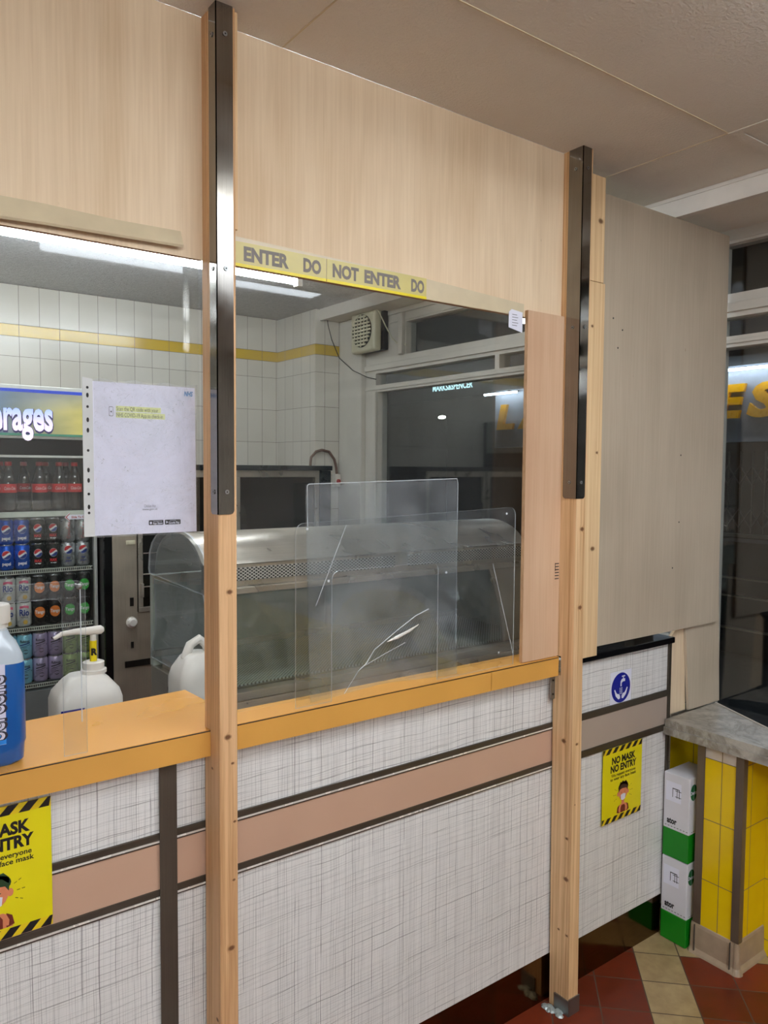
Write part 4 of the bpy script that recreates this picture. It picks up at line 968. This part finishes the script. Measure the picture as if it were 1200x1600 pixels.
# electric switch, conduit, fan, cable
r = thing('wall_switch', 'white isolator switch with a red knob on the tiled pier', 'switch', (2.54, 3.87, 1.46))
b = MB(); b.box(2.497, 2.538, 3.835, 3.869, 1.46, 1.535, .003); b.box(2.46, 2.475, 3.845, 3.869, 1.45, 1.53, .002); b.build('switch_box', 'white', r)
b = MB(); b.lathe([(.013, 0), (.012, -.01), (.008, -.014)], (2.519, 3.834, 1.492), 'y', 16); b.build('knob', plain('red_knob', (176, 40, 32), .4), r, smooth=True)
M['conduit'] = plain('brown_conduit', (110, 84, 72), .5)
b = MB(); b.tube([(2.335, 3.85, 1.58), (2.345, 3.858, 1.63), (2.38, 3.858, 1.665), (2.42, 3.858, 1.675), (2.47, 3.858, 1.665), (2.505, 3.855, 1.62), (2.517, 3.852, 1.57), (2.519, 3.85, 1.535)], .008, 10); b.build('electric_conduit', 'conduit', None, 'brown conduit looping from the range to the switch', 'cable')
r = thing('extractor_fan', 'cream square extractor fan on the window frame', 'fan', (2.545, 3.55, 2.2))
b = MB(); b.box(2.49, 2.544, 3.44, 3.67, 2.215, 2.445, .02, 4); b.build('housing', 'cream', r, smooth=True)
b = MB(); b.box(2.545, 2.575, 3.425, 3.66, 2.22, 2.452, .006); b.build('back_plate', 'black', r)
b = MB(); b.lathe([(.09, 0), (.09, -.004)], (2.4895, 3.555, 2.33), 'x', 32); b.mat(1)
for k in range(-4, 5):
    z = 2.33+k*.019; h_ = math.sqrt(max(0, .088**2-(k*.019)**2)); b.box(2.478, 2.486, 3.555-h_, 3.555+h_, z-.005, z+.005)
for k in (-2, -1, 0, 1, 2):
    y_ = 3.555+k*.03; h_ = math.sqrt(.088**2-(k*.03)**2); b.box(2.477, 2.483, y_-.003, y_+.003, 2.33-h_, 2.33+h_)
b.build('grille', ['black', 'cream'], r)
b = MB(); b.tube([(2.485, 3.46, 2.45), (2.495, 3.41, 2.42), (2.52, 3.38, 2.34), (2.545, 3.35, 2.27), (2.565, 3.32, 2.235), (2.578, 3.27, 2.23)], .0035, 8); b.build('fan_cable', 'cream', None, 'cream cable drooping from the extractor fan', 'cable')
b = MB(); b.tube([(2.45, 3.862, 2.48), (2.46, 3.858, 2.40), (2.48, 3.85, 2.32), (2.50, 3.80, 2.21), (2.53, 3.7, 2.13), (2.56, 3.6, 2.085), (2.578, 3.54, 2.07)], .0025, 6); b.build('black_cable', 'black', None, 'thin black cable hanging from the kitchen ceiling corner', 'cable')

# ================================================================ DRINKS FRIDGE
fr = thing('drinks_fridge', 'tall drinks fridge with a lit header and glass front', 'fridge', (.55, 4.0, 0))
FX0, FX1, FY0, FY1 = -.02, 1.077, 3.70, 4.30
M['fr_in'] = plain('fridge_interior', (60, 62, 60), 0.5); M['fr_fr'] = plain('fridge_frame', (190, 192, 186), 0.35, 0.3)
b = MB(); b.box(FX0, FX1, FY1-.03, FY1, .30, 1.925); b.box(FX0, FX0+.025, FY0, FY1-.03, .30, 1.69); b.box(FX1-.012, FX1, FY0+.02, FY1-.03, .3, 1.69); b.box(FX0, FX1, FY0+.03, FY1-.03, 1.66, 1.69); b.build('cabinet_body', 'fr_in', fr)
b = MB(); b.box(FX0, FX1, FY0-.01, FY1-.03, 1.69, 1.925, .004); b.build('header_box', 'fr_fr', fr)
t = NT('header_picture'); x, y, z = t.pos()
f = t.mapr(x, .66, 1.05, 0, 1); v = t.mapr(z, 1.70, 1.905, 0, 1)
c = t.mix(f, lin((96, 118, 140)), lin((196, 182, 96))); c = t.mix(t.mapr(v, .55, 1, 0, .6), c, lin((84, 104, 150)))
bl = t.noise(t.vec(t.math('MULTIPLY', x, 5), 0.0, t.math('MULTIPLY', z, 12)), 1, 3); c = t.mix(t.mapr(bl, .4, .7, 0, .35), c, lin((70, 84, 60)))
c = t.mix(t.math('GREATER_THAN', z, 1.893), c, lin((30, 60, 170))); c = t.mix(t.math('LESS_THAN', z, 1.713), c, lin((60, 120, 100)))
t.bsdf(c, .3, 0, emis=c, es=.28); M['header'] = t.m
b = MB(); b.box(FX0+.01, FX1-.012, FY0-.0155, FY0-.0105, 1.703, 1.907); b.build('header_panel', 'header', fr)
t = NT('header_letters'); x, y, z = t.pos(); c = t.mix(t.mapr(z, 1.74, 1.86, 0, 1), lin((240, 222, 248)), lin((90, 160, 245))); t.bsdf(c, .3, 0, emis=c, es=.45); M['hl'] = t.m
M['hl_dark'] = plain('letter_shadow', (60, 50, 110), .4)
b = MB(); b.mat(1).text('Beverages', .19, .892, 1.794, FY0-.0175, width=.40, weight=.055, align='R'); b.mat(0).text('Beverages', .19, .888, 1.798, FY0-.020, width=.395, weight=.03, align='R'); b.build('header_lettering', ['hl', 'hl_dark'], fr, norm=False)
b = MB(); b.box(FX0, FX1, FY0-.006, FY0+.02, 1.618, 1.688); b.build('dark_rail', 'blackg', fr)
b = MB(); b.box(FX1-.014, FX1, FY0-.012, FY0+.015, .5, 1.69, .002); b.box(FX0, FX1-.015, FY0-.01, FY0+.01, 1.607, 1.617); b.build('door_frame', 'fr_fr', fr)
b = MB(); b.box(FX0, FX1, FY0-.01, FY0+.03, .30, .555); b.build('kick_panel', plain('fridge_grey_panel', (104, 108, 106), .4), fr)
M['wire'] = plain('white_wire', (196, 200, 190), .35)
for z in (1.362, 1.106, .846, .585):
    b = MB(); b.box(FX0+.03, FX1-.018, FY0+.006, FY0+.012, z-.004, z-.001); b.box(FX0+.03, FX1-.018, FY0+.006, FY0+.012, z-.019, z-.016)
    k = FX0+.035
    while k < FX1-.02: b.box(k, k+.003, FY0+.006, FY0+.011, z-.016, z-.004); k += .009
    for q in range(5): b.box(FX0+.03, FX1-.018, FY0+.1*q+.05, FY0+.1*q+.055, z-.006, z-.001)
    if z > 1.3: b.box(FX0+.03, FX1-.018, FY0+.001, FY0+.0055, z-.020, z+.004)
    b.build('wire_shelf', 'wire', fr)
    b = MB(); b.box(FX0+.03, FX1-.018, FY0+.02, FY1-.04, z-.0009, z-.0001); b.build('shelf_liner', 'cab_glass', fr)
b = MB(); b.box(FX0+.03, FX1-.02, FY0-.004, FY0-.001, .556, 1.606); b.build('glass_door', 'clear_full', fr)
b = MB(); b.mat(0).prism([(.935, 1.336), (.957, 1.358), (.957, 1.347), (1.048, 1.347), (1.048, 1.326), (.957, 1.326), (.957, 1.314)], FY0-.0065, FY0-.0045, 'y')
b.mat(1).text('Slide To Open', .014, 1.003, 1.3365, FY0-.0072, width=.078, weight=.03); b.flat([(.938, 1.336), (.957, 1.355), (.957, 1.350), (.944, 1.336), (.957, 1.321), (.957, 1.317)], FY0-.0072)
b.build('slide_label', ['paper', plain('label_red', (170, 40, 30), .4)], fr, norm=False)

# ---- cans
M['alu'] = plain('can_aluminium', (196, 196, 198), .25, .9); M['cblue'] = plain('can_blue', (10, 84, 196), .25, .4); M['cblack'] = plain('can_black', (22, 20, 22), .25, .3)
M['csilver'] = plain('can_silver', (188, 192, 196), .28, .7); M['cwhite'] = plain('can_white', (206, 208, 204), .3, .2); M['ccyan'] = plain('can_pale_cyan', (140, 206, 228), .3, .3); M['cpurple'] = plain('can_lilac', (176, 164, 198), .3, .3)
M['clime'] = plain('can_lime', (150, 176, 104), .3, .3)
M['pr'] = plain('print_red', (200, 36, 40), .35); M['pw'] = plain('print_white', (232, 232, 234), .35); M['pb'] = plain('print_navy', (20, 50, 130), .35); M['pk'] = plain('print_black', (26, 24, 34), .35)
M['po'] = plain('print_orange', (226, 124, 44), .35); M['pg'] = plain('print_green', (60, 180, 70), .35); M['pp'] = plain('print_pink', (226, 110, 140), .35); M['py'] = plain('print_gold', (206, 170, 80), .35)
M['liquid'] = plain('cola_bottle', (18, 9, 7), .08, coat=.6)
PM = ['pr', 'pw', 'pb', 'pk', 'po', 'pg', 'pp', 'py']
def globe(b, a0, z, R_, wr):
    circ = lambda a: math.sqrt(max(0, R_**2-(a-a0)**2))
    wv = lambda a: .18*R_*math.sin((a-a0)/R_*2.4)+.35*(a-a0)
    w1 = lambda a: max(-circ(a), min(circ(a), wv(a)+.22*R_)); w2 = lambda a: max(-circ(a), min(circ(a), wv(a)-.28*R_))
    W_ = (0, 0, wr)
    b.mat(1).wcol(lambda a: z-circ(a)*1.06, lambda a: z+circ(a)*1.06, a0-R_*1.04, a0+R_*1.04, 12, (0, 0, wr-.0003))
    b.mat(0).wcol(lambda a: z+w1(a), lambda a: z+circ(a), a0-R_, a0+R_, 12, W_); b.mat(2).wcol(lambda a: z-circ(a), lambda a: z+w2(a), a0-R_, a0+R_, 12, W_)
def can(kind, loc, label):
    r = thing('drink_can', label, 'can', loc, 'cans in the fridge')
    o = wloc(r); base = {'blue': 'cblue', 'max': 'cblack', 'silver': 'csilver', 'diet': 'csilver', 'rio': 'cwhite', 'orange': 'cblack', 'green': 'cblack', 'cyan': 'ccyan', 'lilac': 'cpurple', 'lime': 'clime'}[kind]
    R0 = .0323
    b = MB(); b.lathe([(.024, .0), (.027, .002), (R0, .009), (R0, .101), (.029, .1075)], tuple(o), 'z', 26); b.build('can_body', base, r, smooth=True)
    b = MB(); b.lathe([(.0265, .1076), (.0275, .1115), (.0265, .113), (.0255, .1105)], tuple(o), 'z', 26); b.build('lid', 'alu', r, smooth=True)
    b = MB(); wr = R0+.0009; a0 = -.004; Wp = (0, 0, wr)
    T = lambda s, sz, z, m, wd=None, dx=0, rot=0, wt=.03: b.mat(m).text(s, sz, a0+dx, z, 0, width=wd, wrap=(0, 0, wr+.0004), weight=wt, rot=rot)
    if kind == 'blue': globe(b, a0, .068, .019, wr); T('pepsi', .020, .030, 1, .036)
    if kind == 'max': globe(b, a0, .070, .018, wr); T('MAX', .018, .036, 0, .032, wt=.05); T('no sugar', .008, .024, 1, .026)
    if kind == 'silver': globe(b, a0, .078, .019, wr); T('diet', .012, .042, 2, .018); T('pepsi', .012, .028, 2, .026)
    if kind == 'diet': T('Coca-Cola', .022, .055, 0, .075, rot=PI/2, wt=.0); T('diet', .012, .055, 3, .03, dx=.016, rot=PI/2)
    if kind == 'rio':
        T('Rio', .040, .066, 2, .042); b.mat(6).wcol(lambda a: .088-.3*abs(a-a0), lambda a: .098-.2*abs(a-a0), a0-.02, a0+.02, 8, Wp); T('TROPICAL', .009, .044, 3, .034, wt=.01)
        b.mat(7).wcol(lambda a: .022-math.sqrt(max(0, 1e-4-(a-a0-.004)**2)), lambda a: .022+math.sqrt(max(0, 1e-4-(a-a0-.004)**2)), a0-.006, a0+.014, 10, Wp)
    if kind in ('orange', 'green'):
        m = 4 if kind == 'orange' else 5; R_ = .024
        cc = lambda a: math.sqrt(max(0, R_**2-(a-a0)**2))*(1+(.22*math.sin(a*900) if kind == 'green' else 0))
        b.mat(m).wcol(lambda a: .060-cc(a)*1.05, lambda a: .060+cc(a)*1.05, a0-R_, a0+R_, 16, Wp); T('Tango', .020, .062, 1, .042)
    if kind in ('cyan', 'lilac', 'lime'):
        T('Lucozade' if 0 else 'Rubicon', .016, .082, 3, .040, wt=.03); b.mat(2 if kind == 'cyan' else 3).wcol(lambda a: .066+.25*(a-a0), lambda a: .071+.25*(a-a0), a0-.022, a0+.022, 8, Wp)
        b.wcol(lambda a: .058+.25*(a-a0), lambda a: .060+.25*(a-a0), a0-.022, a0+.022, 8, Wp)
        b.mat(3).wcol(lambda a: .034-.9*math.sqrt(max(0, 1.2e-4-(a-a0-.003)**2)), lambda a: .034-.6*math.sqrt(max(0, 1.2e-4-(a-a0-.003)**2)), a0-.008, a0+.014, 10, Wp)
        b.wcol(lambda a: .034+.6*math.sqrt(max(0, 1.2e-4-(a-a0-.003)**2)), lambda a: .034+.9*math.sqrt(max(0, 1.2e-4-(a-a0-.003)**2)), a0-.008, a0+.014, 10, Wp)
    o2 = b.build('print', PM, r, norm=False, loc=None) if False else None
    bmesh.ops.translate(b.bm, verts=b.bm.verts, vec=o); b.build('print', PM, r, norm=False)
    return r
protos = {}
cols = [.650, .716, .782, .848, .915, .980, 1.046]
ordn = ['leftmost', 'second', 'third', 'fourth', 'fifth', 'sixth', 'last']
cname = {'blue': 'blue cola can', 'max': 'black cola can with a red word', 'silver': 'silver cola can with a globe mark', 'diet': 'plain silver can', 'rio': 'white fruit drink can', 'orange': 'black can with an orange disc', 'green': 'black can with a green splash', 'cyan': 'pale cyan can', 'lilac': 'lilac can', 'lime': 'lime green can'}
shelf = {1.106: ('shelf under the bottles', [('blue', 'blue', 'blue', 'max', 'max', 'diet', 'diet'), ('blue', 'blue', 'blue', 'max', 'max', 'silver', 'silver')]),
         .846: ('middle can shelf', [('rio', 'rio', 'rio', 'orange', 'orange', 'green', 'green')]*2),
         .585: ('bottom can shelf', [('cyan', 'cyan', 'cyan', 'lilac', 'lilac', 'lime', 'lime')]*2)}
for z, (nm, rows) in shelf.items():
    for lv, row in ((1, rows[0]), (0, rows[1])):
        for i, kd in enumerate(row):
            x_ = cols[i]+(.012 if z == .585 else .006 if z == .846 else 0); x_ = min(x_, 1.0295+.0)-0 if i < 6 else 1.0295
            x_ = .632+i*.0657+(.003 if z < 1 else 0)
            lc = (x_, FY0+.05+.0005*i, z+.0002+lv*.1135)
            lab = '%s, %s from left, %s row, %s' % (cname[kd], ['first', 'second', 'third', 'fourth', 'fifth', 'sixth', 'seventh'][i], 'upper' if lv else 'lower', nm)
            if kd in protos: dup(protos[kd], lc, lab)
            else: protos[kd] = can(kd, lc, lab)
# ---- cola bottles
def bottle(loc, label):
    r = thing('cola_bottle', label, 'bottle', loc, 'cola bottles in the fridge'); o = tuple(loc)
    b = MB(); b.lathe([(.026, 0), (.031, .004), (.0325, .02), (.030, .045), (.0295, .075), (.0325, .09), (.0325, .125), (.029, .150), (.020, .180), (.0125, .200), (.0125, .208)], o, 'z', 24); b.build('bottle_body', 'liquid', r, smooth=True)
    b = MB(); b.lathe([(.0145, .208), (.0145, .224), (.0125, .226)], o, 'z', 20); b.build('cap', 'pr', r, smooth=True)
    b = MB(); b.lathe([(.0332, .088), (.0332, .127)], o, 'z', 24); b.build('label_band', 'pr', r, smooth=True)
    b = MB(); b.text('Coca-Cola', .020, 0, .108, 0, width=.050, shear=.3, wrap=(0, 0, .0338)); bmesh.ops.translate(b.bm, verts=b.bm.verts, vec=Vector(o)); b.build('lettering', 'pw', r, norm=False)
    return r
b0 = bottle((.716, FY0+.06, 1.3623), 'first front cola bottle from the left on the top shelf')
for x_, lab in ((.655, 'cola bottle cut off by the left edge on the top shelf'), (.845, 'second whole front cola bottle from the left on the top shelf'), (.930, 'third whole front cola bottle on the top shelf'), (.998, 'front cola bottle nearest the notice on the top shelf')): dup(b0, (x_, FY0+.06, 1.3623), lab)
for x_, lab in ((.70, 'leftmost cola bottle of the back row on the top shelf'), (.800, 'back row cola bottle between the first two front bottles'), (.895, 'back row cola bottle behind the second front bottle'), (.985, 'rightmost cola bottle of the back row on the top shelf')): dup(b0, (x_, FY0+.16, 1.3623), lab)

# ================================================================ MARBLE SILL AND YELLOW TILED PIER
b = MB(); b.prism([(2.262, 1.4625), (2.570, 1.4625), (2.44, 1.21), (2.18, .72), (2.18, .4), (2.262, .4)][0:1]+[(2.568, 1.4625), (2.445, 1.21), (2.39, 1.095), (2.30, .9), (2.262, .83)], .722, .745, 'z')
b.prism([(2.254, 1.4625), (2.5795, 1.4625), (2.5795, .5), (2.254, .5)], .697, .7215, 'z')
bb_ = b.build('marble_sill', 'marble', None, 'grey marble window sill on the yellow tiled wall', 'sill')
b = MB(); b.prism([(2.5705, 1.46), (2.579, 1.46), (2.579, .5), (2.262, .5), (2.262, .82), (2.30, .895), (2.392, 1.095), (2.447, 1.21)], .722, .742, 'z'); b.build('sill_board', 'sillblack', None, 'black board between the marble sill and the window glass', 'board')
b = MB(); b.tube([(2.569, 1.4625, .7465), (2.446, 1.21, .7465), (2.391, 1.095, .7465), (2.301, .9, .7465)], .0022, 6); b.build('sealant_line', 'white', None, 'white sealant line along the back of the marble sill', 'sealant')
b = MB(); b.box(2.282, 2.449, 1.208, 1.352, .0, .696)
for f in b.bm.faces:
    f.normal_update()
    if abs(f.normal.x) > .5: f.material_index = 1
struct('wall_pier_low', b, ['yt_face', 'yt_side'])
for (x0, x1, y0, y1, lab) in ((2.2785, 2.2815, 1.326, 1.3525, 'metal corner trim on the far edge of the yellow pier'), (2.276, 2.2815, 1.196, 1.222, 'metal corner trim on the near edge of the yellow pier')):
    b = MB(); b.box(x0, x1, y0, y1, .100, .696, .0008)
    if y0 < 1.2: b.box(2.2815, 2.300, 1.196, 1.2075, .100, .696, .0008)
    
    b.build('corner_trim', 'tiletrim', None, lab, 'trim', 'metal trims on the yellow pier')
sk = MB()
prof = [(0, .0), (.016, .0), (.014, .006), (.006, .018), (.004, .088), (.002, .097), (0, .099)]
for (d, z) in [prof[i] for i in range(0)]: pass
sk.prism([(2.2815-p[0], p[1]) for p in prof][::-1], 1.203, 1.352, 'y')
sk.prism([(1.2075-p[0], p[1]) for p in prof][::-1], 2.2775, 2.449, 'x')
sk.lathe([(.020, 0), (.018, .006), (.012, .018), (.010, .088), (.008, .099)], (2.2845, 1.2045, 0), 'z', 16)
sk.lathe([(.016, 0), (.014, .006), (.010, .018), (.008, .088), (.006, .099)], (2.2825, 1.3515, 0), 'z', 16)
o = sk.build('baseboard_right', 'skirt', kind='structure')
b = MB(); b.box(2.2655, 2.2715, 1.218, 1.2195, .012, .099); b.box(2.2655, 2.2715, 1.3385, 1.3400, .012, .099); b.build('grout_line', 'lino', o)

# ================================================================ CARTONS
def carton(z0, lab):
    r = thing('cleaner_carton', lab, 'carton', (2.36, 1.47, z0), 'stacked cleaner cartons')
    x0, x1, y0, y1, h = 2.266, 2.41, 1.368, 1.462, .283
    b = MB(); b.box(x0, x1, y0, y1, z0, z0+.095, .0015, 1); b.build('green_base', 'boxg', r)
    b = MB(); b.box(x0+.0003, x1-.0003, y0+.0003, y1-.0003, z0+.0951, z0+h, .0025, 2); b.build('white_upper', 'boxw', r)
    b = MB(); b.mat(0)
    yy = y0-.0004
    b.flat(ell(2.289, z0+.235, .019, .027, 26), yy); b.mat(1)
    b.flat([(2.2885, z0+.21), (2.2895, z0+.21), (2.2895, z0+.26), (2.2885, z0+.26)], yy-.0002)
    b.text('Dettol', .016, 2.289, z0+.235, yy-.0004, width=.036, weight=.03)
    b.mat(2)
    for k in range(12): b.flat([(2.280+k*.011, z0+.102), (2.286+k*.011, z0+.102), (2.286+k*.011, z0+.104), (2.280+k*.011, z0+.104)], yy)
    [b.flat([(2.305, z0+.13+k*.012), (2.325, z0+.13+k*.012), (2.325, z0+.131+k*.012), (2.305, z0+.131+k*.012)], yy) for k in range(6)]; b.flat([(2.305, z0+.13), (2.306, z0+.13), (2.306, z0+.20), (2.305, z0+.20)], yy)
    xx = x0-.0002
    def side(u0, u1, v0, v1, m, e=0): b.mat(m); b.face([(xx-e, y0+u, z0+v) for u, v in ((u0, v0), (u1, v0), (u1, v1), (u0, v1))])
    side(.030, .086, .19, .255, 1)
    for u in (.036, .044, .060): side(u, u+.002, .205, .235, 2, .0002)
    side(.036, .062, .233, .236, 2, .0002)
    for v in (.208, .228): side(.030, .052, v, v+.002, 2, .0002)
    b.mat(2).text('ator', .028, y0+.062, z0+.125, xx, width=.036, axis='x', weight=.04)
    for k in range(8): side(.004+k*.011, .010+k*.011, .104, .106, 2)
    b.build('print', ['boxlogo', 'paper', 'ink'], r, norm=False)
carton(.001, 'lower green and white cleaner carton on the floor beside the yellow pier')
carton(.286, 'upper green and white cleaner carton stacked on the other one')
